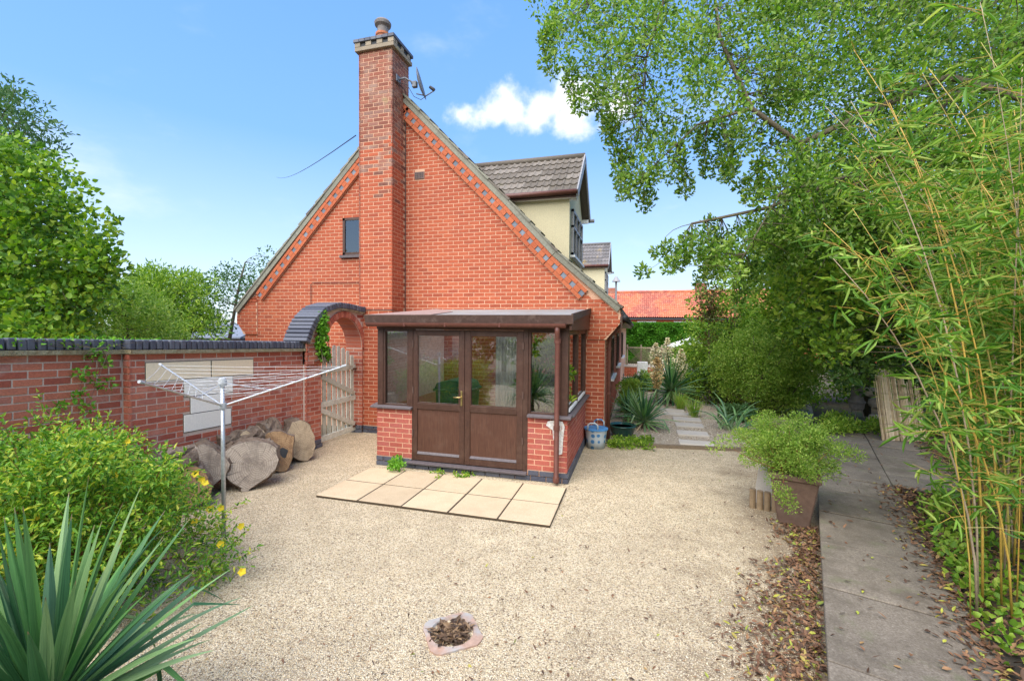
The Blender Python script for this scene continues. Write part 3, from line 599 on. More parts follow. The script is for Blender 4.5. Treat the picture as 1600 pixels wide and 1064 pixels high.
# chimney
ch = MB().box(XC0+.01, XC1-.01, YC+.01, 3.25, -.1, 7.62).build('chimney', MO, house)
FC = frame((0, YC, 0), X_, Z_, -Y_); FCR = frame((XC1, 0, 0), Y_, Z_, X_); FCL = frame((XC0, 0, 0), -Y_, Z_, -X_)
seeC = lambda w: w[2] > 2.3
cA = courses(XC0, XC1, .155, 7.62, 0); hi_ = lambda c: random.random() < (c[0][0][1]-4.6)/1.6; fl = [hi_(c) for c in cA]; cA_lo = [c for c, k in zip(cA, fl) if not k]; cA_hi = [c for c, k in zip(cA, fl) if k]
jobH.add(FC, cA_lo, HB, ch, seeC); jobH.add(FC, cA_hi, CB, ch, seeC)
cR = courses(YC, 3.26, .155, 7.62, .1125)
cR = [c for c in cR if c[0][0][1] > AZ-.2 or c[0][1][0] < YG+.05]
fl = [hi_(c) for c in cR]; jobH.add(FCR, [c for c, k in zip(cR, fl) if not k], HB, ch, seeC); jobH.add(FCR, [c for c, k in zip(cR, fl) if k], CB, ch, seeC)
jobH.add(FCL, [([(-b, z) for b, z in p], f_) for p, f_ in [([(p[1][0], p[1][1]), (p[0][0], p[0][1]), (p[3][0], p[3][1]), (p[2][0], p[2][1])], f_) for p, f_ in courses(YC, 3.26, 2.6, 7.62, .1125)]], CB, ch, lambda w: False)
for k in range(2):
    for p, f_ in courses(XC0, XC1, .075*k, .066+.075*k, .1*k):
        mb = MB(); brick_poly(mb, FC, p, .014); mb.build('plinth_brick', EB, ch)
CAPM = M('cap_brick', ((0, (.30, .24, .17)), (1, (.42, .34, .24))), 50, patch=[((.20, .17, .12), 6, .5, .7, .6), ((.40, .36, .12), 4, .62, .75, .6)], bmp=.5)
MB().box(XC0-.055, XC1+.055, YC-.055, 3.30, 7.62, 7.70).build('corbel_course', CAPM, ch, bev=.006)
MB().box(XC0-.03, XC1+.03, YC-.03, 3.28, 7.70, 7.785).build('cap_core', BLACKM, ch)
def capring(face):
    k = 7 if face == 'f' else 6
    for i in range(k):
        if i % 2: continue
        if face == 'f': a = XC0-.055+(XC1-XC0+.11)*i/k; b = XC0-.055+(XC1-XC0+.11)*(i+1)/k; bx = (a, b, YC-.055, YC+.03)
        else: a = YC-.055+(3.30-YC+.055)*(i+.5)/k; b = a+.09; bx = (XC1-.03, XC1+.055, a, b)
        MB().box(*bx, 7.701, 7.784).build('cap_brick', CAPM, ch, bev=.004)
capring('f'); capring('r')
n_ = 7
for i in range(n_):
    a = XC0-.075+(XC1-XC0+.15)*i/n_; b = XC0-.075+(XC1-XC0+.15)*(i+1)/n_-.006
    MB().box(a, b, YC-.075, 3.32, 7.786, 7.85).build('capping_brick', EB, ch, bev=.005)
px, py = -1.24, 2.93
po = MB().lathe([(.10, 0), (.15, .0), (.14, .06), (.125, .08), (.125, .22), (.145, .24), (.145, .28), (.10, .28)], (px, py, 7.85), 20).build('chimney_pot', CLAY, ch, smooth=False)
MB().lathe([(.10, .0), (.13, .01), (.13, .04)], (px, py, 7.99), 20).build('mortar_band', WHITE, po)
MB().lathe([(.09, 0), (.11, .0), (.11, .16), (.16, .20), (.17, .25), (.14, .29), (.05, .31)], (px, py, 8.10), 20).build('cowl', M('cowl_metal', ((0, (.20, .17, .15)), (1, (.24, .2, .17))), 25, rough=.6, patch=[((.3, .27, .24), 9, .5, .7, .6)]), po)
jobH.run(300)
# dormers
def dormer(y0, ridge_z, eave_z, xf, tile):
    d = MB().box(-.6, xf, y0+.02, y0+2.18, 3.0, eave_z-.05); yc = y0+1.1
    d.prism([(xf-.14, y0+.02, eave_z-.05), (xf-.14, y0+2.18, eave_z-.05), (xf-.14, yc, ridge_z-.16)], (.14, 0, 0))
    d = d.build('dormer', RENDER, house)
    # front window
    fw = MB()
    for a, b, z0, z1 in ((y0+.25, y0+.31, 3.75, 4.75), (y0+1.89, y0+1.95, 3.75, 4.75), (y0+.25, y0+1.95, 3.75, 3.81), (y0+.25, y0+1.95, 4.69, 4.75), (y0+.78, y0+.84, 3.75, 4.75), (y0+1.33, y0+1.39, 3.75, 4.75), (y0+.25, y0+1.95, 4.35, 4.40)): fw.box(xf-.02, xf+.06, a, b, z0, z1)
    fw.build('window_frame', GREYP, d); MB().box(xf+.005, xf+.02, y0+.3, y0+1.9, 3.8, 4.7).build('window_pane', GLASS, d); MB().box(xf-.03, xf+.004, y0+.3, y0+1.9, 3.8, 4.7).build('unlit_room_sheet', MATS['dim_room'], d)  # dark sheet behind the pane again paints an unlit room
    MB().box(xf-.02, xf+.10, y0+.2, y0+2.0, 3.70, 3.745).build('window_sill', WHITE, d)
    # roof: ridge runs along X
    rise = ridge_z-eave_z; run = 1.1+.15; xe = xf+.18; sl_ = math.hypot(rise, run); ux = np.array([0, run/sl_, rise/sl_]); un = np.array([0, -rise/sl_, run/sl_])
    ev = np.array([0, y0-.15, eave_z])
    MB().prism([tuple(ev+[-.3, 0, 0]-un*.06), tuple(ev+[xe, 0, 0]-un*.06), tuple(ev+[xe, 0, 0]+ux*sl_-un*.06), tuple(ev+[-.3, 0, 0]+ux*sl_-un*.06)], un*.04).build('roof_deck', FASC, d)
    ev2 = np.array([0, y0+2.35, eave_z]); ux2 = ux*[1, -1, 1]; un2 = un*[1, -1, 1]
    MB().prism([tuple(ev2+[-.3, 0, 0]-un2*.06), tuple(ev2+[xe, 0, 0]-un2*.06), tuple(ev2+[xe, 0, 0]+ux2*sl_-un2*.06), tuple(ev2+[-.3, 0, 0]+ux2*sl_-un2*.06)], un2*.07).build('roof_slope', tile, d)
    # interlocking tiles with a rolled profile, laid in courses
    wv = .30; nr = 6; gl = sl_/nr; prof = [(-.15, .004), (-.125, -.006), (-.075, -.006), (-.045, .016), (-.02, .020), (.0, .004), (.025, -.006), (.075, -.006), (.105, .016), (.13, .020), (.15, .004)]
    tb = MB(); vs = []; n = len(prof)
    for s0, lift in ((-.02, .030), (gl+.03, .004)):
        for (a, h) in prof: vs.append(np.array([a, 0, 0])+ux*s0+un*(h+lift))
    for (a, h) in prof: vs.append(np.array([a, 0, 0])+ux*(-.02)+un*(h+.012))
    tb.add(vs, [(i, i+1, n+i+1, n+i) for i in range(n-1)]+[(2*n+i, 2*n+i+1, i+1, i) for i in range(n-1)])
    me = tb.mesh('roof_tile'); me.materials.append(tile)
    for r in range(nr):
        x = xe-.15
        while x > -.3:
            o = bpy.data.objects.new('roof_tile', me); q = ev+ux*(gl*r)+np.array([x, 0, 0])+un*random.uniform(-.003, .003); o.location = tuple(q); o.rotation_euler = (random.uniform(-.008, .008), random.uniform(-.008, .008), 0); COL.objects.link(o); o.parent = d; x -= wv
    MB().tube([(-.3, yc, ridge_z+.02), (xe+.01, yc, ridge_z+.02)], .075, 10).build('ridge_tile', tile, d, smooth=True)
    # bargeboards, soffit, gutter
    for s_ in (-1, 1):
        a = np.array([xe+.01, yc, ridge_z-.02]); b = np.array([xe+.01, yc+s_*1.27, eave_z-.06])
        MB().beam(a, b, .03, .17, (1, 0, 0) if False else (0, 0, 1)).build('bargeboard', GREYP, d)
        MB().box(xf+.001, xe-.01, yc+s_*1.10-.02, yc+s_*1.10+.02, eave_z-.16, eave_z-.06).build('soffit_return', WHITE, d)
    MB().box(-.2, xe-.02, y0-.12, y0+.02, eave_z-.12, eave_z-.095).build('soffit', WHITE, d); MB().box(-.2, xe-.02, y0-.135, y0-.118, eave_z-.13, eave_z-.01).build('fascia_board', FASC, d)
    MB().tube([(-.2, y0-.19, eave_z-.035), (xe+.0, y0-.19, eave_z-.03)], .052, 10).build('gutter', PIPE, d, smooth=True)
    MB().tube([(-.2, y0+2.39, eave_z-.05), (xe+.12, y0+2.39, eave_z-.05)], .05, 8).build('gutter', GREYP, d, smooth=True)
    return d
dormer(4.20, 6.16, 5.02, 2.45, TILE); dormer(15.3, 6.16, 5.02, 2.42, TILE2)
MB().tube([(2.75, 19.5, 2.5), (2.75, 19.5, 4.85)], .055, 8).build('vent_pipe', GREYP, house); MB().lathe([(.05, 0), (.24, .0), (.05, .28)], (2.75, 19.5, 4.7), 10).build('vent_cowl', GREYP, house)

# satellite dish on the chimney
sdh = empty('satellite_dish', (XC1, 2.80, 7.08), 'dark grey satellite dish bracketed to the side of the brick chimney', 'satellite dish')
MB().box(XC1+.012, XC1+.04, 2.70, 2.86, 7.02, 7.16).build('wall_bracket', DISH, sdh, bev=.01)
MB().tube([(XC1+.03, 2.78, 7.08), (XC1+.16, 2.80, 7.11), (XC1+.27, 2.85, 7.05), (XC1+.30, 2.87, 6.98)], .018, 8).build('arm', DISH, sdh, smooth=True)
db = MB(); nn = 22; dv = [(0, 0, .0)]
for i, r in enumerate((.12, .22, .30)):
    dv += [(r*math.cos(2*math.pi*j/nn)*.92, r*math.sin(2*math.pi*j/nn), .28*r*r*2.2) for j in range(nn)]
fs = [(0, 1+j, 1+(j+1) % nn) for j in range(nn)]+[(1+nn*i+j, 1+nn*(i+1)+j, 1+nn*(i+1)+(j+1) % nn, 1+nn*i+(j+1) % nn) for i in range(2) for j in range(nn)]
Rd = Matrix.Translation((XC1+.40, 2.93, 7.02)) @ Vector((.93, .25, .26)).to_track_quat('Z', 'Y').to_matrix().to_4x4()
db.add([tuple(Rd @ Vector(p)) for p in dv], fs); o = db.build('reflector', DISH, sdh, smooth=True); md = o.modifiers.new('solid', 'SOLIDIFY'); md.thickness = .008
MB().box(XC1+.28, XC1+.38, 2.85, 2.93, 6.94, 7.06).build('mount', DISH, sdh, bev=.01)
e_ = Rd @ Vector((0, -.26, .08)); h_ = (XC1+.70, 3.02, 6.90)
MB().tube([(XC1+.36, 2.9, 6.82), tuple(e_), h_], .012, 6).build('feed_arm', DISH, sdh); MB().tube([h_, (h_[0]-.02, h_[1]-.01, h_[2]+.02), (h_[0]-.09, h_[1]-.03, h_[2]+.07)], (.03, .035, .028), 10).build('receiver', BLACKM, sdh)
MB().tube([(XC1+.03, 2.76, 7.02), (XC1+.2, 2.82, 6.98), (XC1+.33, 2.86, 6.75), (XC1+.45, 2.92, 6.70), h_], .006, 6).build('coax_cable', BLACKM, sdh)
# telephone line running away from the chimney
ca = on(556, 212, y=3.2); cb_ = on(432, 277, y=34)
sag = [tuple(np.array(ca)*(1-t)+np.array(cb_)*t-np.array([0, 0, 1.6*t*(1-t)])) for t in np.linspace(0, 1.0, 14)]
tag(MB().tube(sag, .012, 5).build('telephone_line', BLACKM), 'thin dark telephone line running from the chimney into the sky', 'cable')
m, t, b = new_mat('translucent_sheet'); t.links.new(ramp(t, noise(t, 3, 5), ((.45, (.78, .83, .83)), (.7, (.60, .58, .54)))), b.inputs['Base Color']); b.inputs['Roughness'].default_value = .35
tl_ = nd(t, 'ShaderNodeBsdfTranslucent', {0: (.8, .82, .8, 1)}); mx_ = nd(t, 'ShaderNodeMixShader', {0: .55}); t.links.new(b.outputs[0], mx_.inputs[1]); t.links.new(tl_.outputs[0], mx_.inputs[2]); t.links.new(mx_.outputs[0], t.nodes['Material Output'].inputs[0]); SHEET = m
# ================================================================ PORCH (glazed lean-to in front of the gable)
PX0, PX1, PY0 = -.02, 2.97, .80
porch = empty('glazed_porch', (1.47, .8, 0), 'dark brown framed glazed porch on low red brick walls with a flat sloping roof', 'porch')
jobP = BrickJob()
core = MB()
core.box(PX0+.01, .595, PY0+.01, PY0+.11, -.05, .90); core.box(2.40, PX1-.01, PY0+.01, PY0+.11, -.05, .90)
core.box(PX1-.11, PX1-.01, PY0+.10, YG-.02, -.05, .90); core.box(PX0+.01, PX0+.11, PY0+.10, YG-.02, -.05, .90); core.box(.595, 2.40, PY0+.02, PY0+.11, -.05, .115)
pw = core.build('low_wall', MO, porch)
FP = frame((0, PY0, 0), X_, Z_, -Y_); FPR = frame((PX1, 0, 0), Y_, Z_, X_)
jobP.add(FP, courses(PX0, .60, .155, .895, 0), PB, pw); jobP.add(FP, courses(2.395, PX1, .155, .895, 0), PB, pw); jobP.add(FPR, courses(PY0, YG-.02, .155, .895, .1125), PB, pw)
jobP.run(300)
for k in range(2):
    for p, f_ in courses(PX0, PX1, .005+.075*k, .068+.075*k, .1*k, [(.59, 2.41, .12, 1)]):
        mb = MB(); brick_poly(mb, FP, p, .013); mb.build('plinth_brick', EB, pw)
    for p, f_ in courses(PY0, YG-.02, .005+.075*k, .068+.075*k, .1*k):
        mb = MB(); brick_poly(mb, FPR, p, .013); mb.build('plinth_brick', EB, pw)
# crumbled white render on the right pier
MB().add([(x, PY0-.0145, z) for x, z in ((2.69, .86), (2.80, .885), (2.90, .87), (2.93, .80), (2.91, .62), (2.90, .42), (2.85, .40), (2.83, .55), (2.77, .62), (2.76, .74), (2.67, .80))], [tuple(range(10, -1, -1))]).build('render_patch', M('crumbled_render', ((0, (.66, .64, .60)), (1, (.66, .64, .60))), 30, patch=[((.45, .25, .2), 14, .55, .65, .8)], bmp=1, bd=.02), pw)
# sills
def sill(x0, x1, y0, y1, z): return MB().prism([(x0, y0, z-.035), (x1, y0, z-.035), (x1, y1, z-.01), (x0, y1, z-.01)], (0, 0, .035))
sill(-.10, .60, PY0-.06, PY0+.12, .935).build('window_sill', SLATE, porch, bev=.005); sill(2.40, PX1+.05, PY0-.06, PY0+.12, .935).build('window_sill', SLATE, porch, bev=.005)
MB().box(PX1-.06, PX1+.07, PY0+.121, YG-.02, .90, .93).build('window_sill', SLATE, porch, bev=.005)
# corner posts, head beam
ZT = 2.12
for x0, x1, y0, y1 in ((PX0+.01, .085, PY0+.005, PY0+.10), (PX1-.10, PX1-.005, PY0+.005, PY0+.10)): MB().box(x0, x1, y0, y1, .93, ZT).build('corner_post', BROWN, porch, bev=.004)
MB().box(PX0, PX1, PY0+.0, PY0+.10, ZT, 2.22).build('head_beam', BROWN, porch)
def window(x0, x1, z0, z1, fw=.05):
    w = MB()
    for a, b, c, d in ((x0, x0+fw, z0, z1), (x1-fw, x1, z0, z1), (x0+fw, x1-fw, z0, z0+fw), (x0+fw, x1-fw, z1-fw, z1)): w.box(a, b, PY0+.015, PY0+.085, c, d)
    w = w.build('window', BROWN, porch, bev=.004); MB().box(x0+fw-.005, x1-fw+.005, PY0+.045, PY0+.053, z0+fw-.005, z1-fw+.005).build('pane', GLASS, w); return w
window(.085, .53, .935, ZT, .035); window(2.40, 2.87, .935, ZT, .035)
MB().box(.53, .60, PY0+.002, PY0+.10, .935, ZT).build('door_post', BROWN, porch); MB().box(2.33, 2.40, PY0+.002, PY0+.10, .12, ZT).build('door_post', BROWN, porch); MB().box(.585, .605, PY0+.004, PY0+.10, .12, .935).build('door_post', BROWN, porch)
MB().prism([(.53, PY0-.075, .085), (2.40, PY0-.075, .085), (2.40, PY0+.1, .10), (.53, PY0+.1, .10)], (0, 0, .03)).build('threshold', SLATE, porch, bev=.004)
def door(x0, x1, hx, gl0, gl1):
    d = MB(); f = .075; z0, z1 = .135, ZT-.005
    for a, b, c, e in ((x0, gl0, z0, z1), (gl1, x1, z0, z1), (gl0, gl1, z1-.075, z1), (gl0, gl1, .915, 1.005), (gl0, gl1, z0, .225)): d.box(a, b, PY0+.0, PY0+.055, c, e)
    d = d.build('door', BROWN, porch, bev=.003)
    MB().box(gl0-.005, gl1+.005, PY0+.024, PY0+.031, 1.0, z1-.07).build('pane', GLASS, d)
    MB().box(gl0-.005, gl1+.005, PY0+.018, PY0+.038, .22, .92).build('panel', PANEL, d)
    bd = MB()
    for a, b, c, e in ((gl0, gl0+.014, 1.005, z1-.075), (gl1-.014, gl1, 1.005, z1-.075), (gl0+.014, gl1-.014, 1.005, 1.02), (gl0+.014, gl1-.014, z1-.09, z1-.075)): bd.box(a, b, PY0+.006, PY0+.022, c, e)
    bd.build('bead', BROWN, d)
    MB().prism([(gl0, PY0-.004, .232), (gl1, PY0-.004, .232), (gl1, PY0+.016, .262), (gl0, PY0+.016, .262)], (0, .003, .006)).build('weather_bar', SLATE, d)
    for z in (.5, 1.15, 1.85): MB().box(hx-.012, hx+.012, PY0-.012, PY0+.004, z, z+.10).build('hinge', FASC, d)
    return d
dl = door(.607, 1.440, .607, .675, 1.362); dr = door(1.446, 2.328, 2.328, 1.530, 2.240)
hp = MB().box(1.385, 1.412, PY0-.010, PY0-.001, 1.00, 1.22).build('handle_plate', BRASS, dl, bev=.003)
MB().tube([(1.398, PY0-.008, 1.13), (1.398, PY0-.05, 1.13), (1.37, PY0-.055, 1.13), (1.29, PY0-.052, 1.128)], .009, 8).build('lever', BRASS, dl, smooth=True)
# right-hand side windows
for a, b in ((PY0+.10, 1.86), (1.90, 2.96)):
    w = MB()
    for c, d, e, f in ((a, a+.06, .935, ZT), (b-.06, b, .935, ZT), (a+.06, b-.06, .935, 1.0), (a+.06, b-.06, ZT-.06, ZT)): w.box(PX1-.09, PX1-.01, c, d, e, f)
    w = w.build('window', BROWN, porch, bev=.004); MB().box(PX1-.055, PX1-.047, a+.055, b-.055, .995, ZT-.055).build('pane', GLASS, w)
    MB().box(PX1-.03, PX1+.004, a+.06, b-.06, .97, 1.005).build('bead', WHITE, w)
MB().box(PX1-.09, PX1-.01, 2.96, YG-.02, .935, ZT).build('wall_post', BROWN, porch); MB().box(PX1-.10, PX1-.004, PY0+.1, YG-.02, ZT, 2.20).build('head_beam', BROWN, porch)
MB().box(PX0+.02, PX0+.10, PY0+.1, YG-.02, .90, ZT).build('side_panel', M('pale_panel', ((0, (.78, .70, .62)), (1, (.78, .70, .62))), 12), porch)
# roof: thin sheet rising to the gable wall, fascia, side gusset
rfp = MB().add([(PX0-.06, PY0-.10, 2.327), (PX1+.05, PY0-.10, 2.327), (PX1+.05, YG-.005, 2.512), (PX0-.06, YG-.005, 2.512)], [(0, 1, 2, 3)]).build('roof_sheet', SHEET, porch)
MB().prism([(PX0-.06, PY0-.11, 2.330), (.95, PY0-.11, 2.330), (.78, 1.9, 2.418), (PX0-.06, YG-.01, 2.516)], (0, 0, .012)).build('felt_strip', M('pink_felt', ((0, (.34, .23, .20)), (1, (.34, .23, .20))), 9), rfp)
MB().prism([(PX0-.12, PY0-.135, 2.21), (PX0-.12, PY0-.10, 2.205), (PX0-.12, PY0-.09, 2.325), (PX0-.12, PY0-.165, 2.335)], (PX1-PX0+.20, 0, 0)).build('fascia_board', FASC, porch, bev=.004)
MB().prism([(PX1+.02, PY0-.09, 2.13), (PX1+.02, YG-.01, 2.13), (PX1+.02, YG-.01, 2.49), (PX1+.02, PY0-.09, 2.31)], (.03, 0, 0)).build('side_gusset', PANEL, porch)
MB().prism([(PX1+.05, PY0-.14, 2.25), (PX1+.05, YG-.01, 2.43), (PX1+.05, YG-.01, 2.53), (PX1+.05, PY0-.14, 2.35)], (.025, 0, 0)).build('side_flashing', FASC, porch)
MB().box(PX0+.0, PX1+.0, PY0-.085, PY0-.005, 2.205, 2.215).build('soffit', BROWN, porch)
gt = MB(); pr_ = [(-.055*math.cos(a)-.115-.055+.055, -.062*math.sin(a)) for a in np.linspace(0, math.pi, 9)]
gpv = [(x, PY0-.155+.055*math.cos(a), 2.215-.055*math.sin(a)) for x in (PX0-.06, PX1-.02) for a in np.linspace(0, math.pi, 9)]
o = MB().add(gpv, [(i, i+1, 10+i, 9+i) for i in range(8)]+[tuple(range(8, -1, -1)), tuple(range(9, 18))]).build('gutter', PIPE, porch, smooth=False); md = o.modifiers.new('s', 'SOLIDIFY'); md.thickness = .004
for x in (.55, 1.20, 2.02): MB().box(x, x+.03, PY0-.213, PY0-.10, 2.155, 2.218).build('gutter_clip', PIPE, porch, bev=.01)
MB().tube([(2.835, PY0-.155, 2.17), (2.835, PY0-.15, 2.10), (2.832, PY0-.10, 2.02), (2.83, PY0-.085, 1.9), (2.83, PY0-.085, .06), (2.83, PY0-.10, .03)], .036, 12).build('downpipe', PIPE, porch, smooth=True)
for z in (.05, .76, 1.95): MB().lathe([(.037, 0), (.046, 0), (.046, .06), (.037, .06)], (2.83, PY0-.085, z), 14).build('pipe_collar', PIPE, porch)
struct(MB().box(PX0+.1, PX1-.1, PY0+.1, YG-.02, -.04, .09).build('porch_floor', M('tile_floor', ((0, (.50, .38, .28)), (1, (.50, .38, .28))), 8)))
# things inside the porch
bin_ = empty('storage_bin', (1.05, 1.45, .09), 'dark green lidded plastic bin standing behind the left porch door', 'bin')
GREENP = M('green_plastic', ((0, (.03, .15, .11)), (1, (.03, .15, .11))), 12, rough=.45, bmp=.05)
def taper(x0, x1, y0, y1, z0, z1, t): return [(x0+t, y0+t, z0), (x1-t, y0+t, z0), (x1-t, y1-t, z0), (x0+t, y1-t, z0), (x0, y0, z1), (x1, y0, z1), (x1, y1, z1), (x0, y1, z1)]
BF = [(0, 3, 2, 1), (4, 5, 6, 7), (0, 1, 5, 4), (1, 2, 6, 5), (2, 3, 7, 6), (3, 0, 4, 7)]
MB().add(taper(.78, 1.34, 1.2, 1.75, .10, 1.14, .05), BF).build('body', GREENP, bin_, bev=.015); MB().box(.75, 1.37, 1.17, 1.78, 1.14, 1.18).build('rim', GREENP, bin_, bev=.01)
MB().prism([(.77, 1.19, 1.18), (.81, 1.19, 1.27), (1.0, 1.19, 1.32), (1.15, 1.19, 1.32), (1.30, 1.19, 1.27), (1.35, 1.19, 1.18)], (0, .57, 0)).build('lid', GREENP, bin_, bev=.01)
cu = MB(); cn = 60; cvs = []
for i in range(cn):
    x = 1.78+.42*i/(cn-1)
    for z in (.35, 2.1): cvs.append((x, 1.25+.03*math.sin(i*.9)+.01*math.sin(i*2.3), z))
cu.add(cvs, [(2*i, 2*i+2, 2*i+3, 2*i+1) for i in range(cn-1)])
cm = M('net_curtain', ((0, (.72, .70, .64)), (1, (.72, .70, .64))), 60, rough=.9, patch=[((.5, .42, .28), 25, .55, .65, .5)])
o = cu.build('net_curtain', cm, smooth=True); md = o.modifiers.new('solid', 'SOLIDIFY'); md.thickness = .003; tag(o, 'pale net curtain hanging inside the right porch door', 'curtain')

# ================================================================ GARDEN WALL, ARCH, GATE
SLP = -.037; YW = 1.25                        # the wall runs slightly downhill towards the gate
def zs(y, z): return z+SLP*(min(y, YW)-YW)
gwall = empty('garden_wall', (-1.7, -1, 0), 'old red brick garden wall with dark blue brick coping and cream block inlays', 'wall')
jobW = BrickJob(); un_ = np.array([0, math.cos(math.atan(SLP)), math.sin(math.atan(SLP))])
def wface(x, y0, y1, z0, z1, holes=(), start=0, mat=WB, slope=True, planes=()):
    Mx = frame((x, 0, -SLP*YW if slope else 0), un_ if slope else Y_, Z_, X_)
    jobW.add(Mx, courses(y0, y1, z0, z1, start, holes, planes), mat, gwc, lambda w: w[2] > .3)
gwc = MB()
def wbox(x0, x1, y0, y1, z0, z1): gwc.add([(x, y, zs(y, z) if z > .2 else z) for z in (z0, z1) for y in (y0, y1) for x in (x0, x1)], [(0, 2, 3, 1), (4, 5, 7, 6), (0, 1, 5, 4), (2, 6, 7, 3), (0, 4, 6, 2), (1, 3, 7, 5)])
wbox(-1.95, -1.71, -7, -1.64, -.1, 1.72); wbox(-1.95, -1.61, -1.64, 1.05, -.1, 1.72); wbox(-1.95, -1.56, 1.05, 1.43, -.1, 1.75)
gwc = gwc.build('wall_core', MOW, gwall)
blk = [(-1.47, -.66, 1.395, 1.610), (-.64, .02, 1.395, 1.610), (-1.02, -.33, 1.170, 1.385), (-.94, -.48, .945, 1.160), (-1.03, -.36, .720, .935)]
wface(-1.70, -6, -1.66, -.45, 1.72, start=.05); wface(-1.60, -1.655, 1.045, -.15, 1.72, [(a-.006, b+.006, c-.004, d+.004) for a, b, c, d in blk], .03); wface(-1.55, 1.05, 1.425, .0, 1.72)
FR = frame((0, -1.655, zs(-1.655, 0)), X_, Z_, -Y_); jobW.add(FR, courses(-1.70, -1.60, .0, 1.72), WB, gwc, lambda w: False)
FR = frame((0, 1.045, 0), X_, Z_, -Y_); jobW.add(FR, courses(-1.60, -1.545, .0, 1.72), WB, gwc, lambda w: False)
mb = MB(); Mx = frame((-1.6065, 0, -SLP*YW), un_, Z_, X_)
for a, b, c, d in blk: brick_poly(mb, Mx, [(a-.012, c-.012), (b+.012, c-.012), (b+.012, d+.012), (a-.012, d+.012)], 0, .001)
tag(mb.build('block_bedding', M('dark_mortar', ((0, (.20, .17, .13)), (1, (.20, .17, .13))), 40), gwc), kind='stuff')
for kb_, (a, b, c, d) in enumerate(blk):
    mb = MB(); Mx = frame((-1.60, 0, -SLP*YW), un_, Z_, X_); brick_poly(mb, Mx, [(a, c), (b, c), (b, d), (a, d)], .0); mb.build('cream_block', CREAM if kb_ < 2 else WBLK, gwc)
mb = MB()
for y in (-.69, -.60): mb.beam((-1.588, y, zs(y, 1.42)), (-1.588, y, zs(y, 1.60)), .012, .012)
mb.build('mortar_drip', BLACKM, gwc)
# creasing course under the coping, then one coping brick after another
mb = MB()
for y0, y1, x1 in ((-7, -1.66, -1.655), (-1.66, 1.0, -1.555), (1.0, 1.46, -1.50)):
    mb.add([(x, y, zs(y, z)) for z in (1.722, 1.765) for y in (y0, y1) for x in (-2.0, x1)], [(0, 2, 3, 1), (4, 5, 7, 6), (0, 1, 5, 4), (2, 6, 7, 3), (0, 4, 6, 2), (1, 3, 7, 5)])
mb.build('creasing_course', MOSS, gwall)
y = -3.9; cbm = MB().box(-.0, .36, -.031, .031, -.056, .056).mesh('coping_brick'); cbm.materials.append(EB)
while y < 1.02:
    x1 = -1.66 if y < -1.66 else -1.56
    o = bpy.data.objects.new('coping_brick', cbm); o.location = (x1-.36+random.uniform(-.004, .004), y, zs(y, 1.823)+random.uniform(-.004, .004)); o.rotation_euler = (random.uniform(-.03, .03), 0, random.uniform(-.02, .02)); link(o, gwall); md = o.modifiers.new('bevel', 'BEVEL'); md.width = .012; md.segments = 2
    y += .073
# arch: wall skin between opening and the swept coping
arch = MB(); AXF, AXB = -1.48, -1.86; AY, AZS, AR = 2.0, 1.72, .56
arcin = [(AY+AR*math.cos(a), AZS+AR*1.08*math.sin(a)) for a in np.linspace(math.pi, 0, 22)]
ctrl = [(1.00, 1.86), (1.08, 2.03), (1.21, 2.225), (1.455, 2.41), (1.775, 2.495), (2.114, 2.485), (2.45, 2.45), (2.60, 2.445)]
def spl(ctrl, n):
    ys = np.array([c[0] for c in ctrl]); zz = np.array([c[1] for c in ctrl]); t = np.zeros(len(ctrl)); t[1:] = np.cumsum(np.hypot(np.diff(ys), np.diff(zz)))
    q = np.linspace(0, t[-1], n); return np.stack([np.interp(q, t, ys), np.interp(q, t, zz)], 1)
top = spl(ctrl, 22)
for (a, b), (c, d) in zip(zip(arcin, arcin[1:]), zip(top, top[1:])):
    arch.add([(x, *p) for x in (AXB, AXF-.012) for p in (a, b, tuple(d), tuple(c))], [(0, 1, 2, 3), (7, 6, 5, 4), (0, 4, 5, 1), (1, 5, 6, 2), (2, 6, 7, 3), (3, 7, 4, 0)])
arch.box(AXB, AXF-.012, 1.05, AY-AR, 1.5, 1.86); arch.box(AXB, AXF-.012, AY+AR, 2.60, -.1, 1.74); arch.box(AXB, -1.56, 1.425, 1.44, -.1, 1.74)
ac = arch.build('arch_core', MOW, gwall)
FA = frame((AXF-.003, 0, 0), Y_, Z_, X_); FJ = frame((0, AY+AR-.010, 0), X_, Z_, -Y_)
nv = 25
for i in range(nv):
    a0 = math.pi-math.pi*(i+.05)/nv; a1 = math.pi-math.pi*(i+.95)/nv
    q = [(AY+r*math.cos(a), AZS+r*1.08*math.sin(a)) for r, a in ((AR+.002, a0), (AR+.002, a1), (AR+.108, a1), (AR+.108, a0))]
    mb = MB(); brick_poly(mb, FA, tocw(q), .014); mb.build('arch_brick', WB, ac)
    mb = MB(); q3 = [(AXB, *q[0]), (AXB, *q[1]), (AXF-.02, *q[1]), (AXF-.02, *q[0])]
    cc = np.array([AY, AZS]); off = -(np.mean(q[:2], 0)-cc); off = off/np.linalg.norm(off)*.006
    mb.prism([np.array(p) for p in q3], (0, off[0], off[1])); mb.build('soffit_brick', WB, ac)
spand = [x for x in courses(1.0, 2.60, 1.5, 2.6, .06)]
def keep(p):
    c = np.mean(p[0], 0); tz = np.interp(c[0], [q[0] for q in ctrl], [q[1] for q in ctrl]); r = math.hypot(c[0]-AY, (c[1]-AZS)/1.08)
    return c[1] < tz-.05 and (r > AR+.15 if c[1] > AZS else abs(c[0]-AY) > AR+.13)
jobW.add(FA, [x for x in spand if keep(x)], WB, ac, lambda w: False)
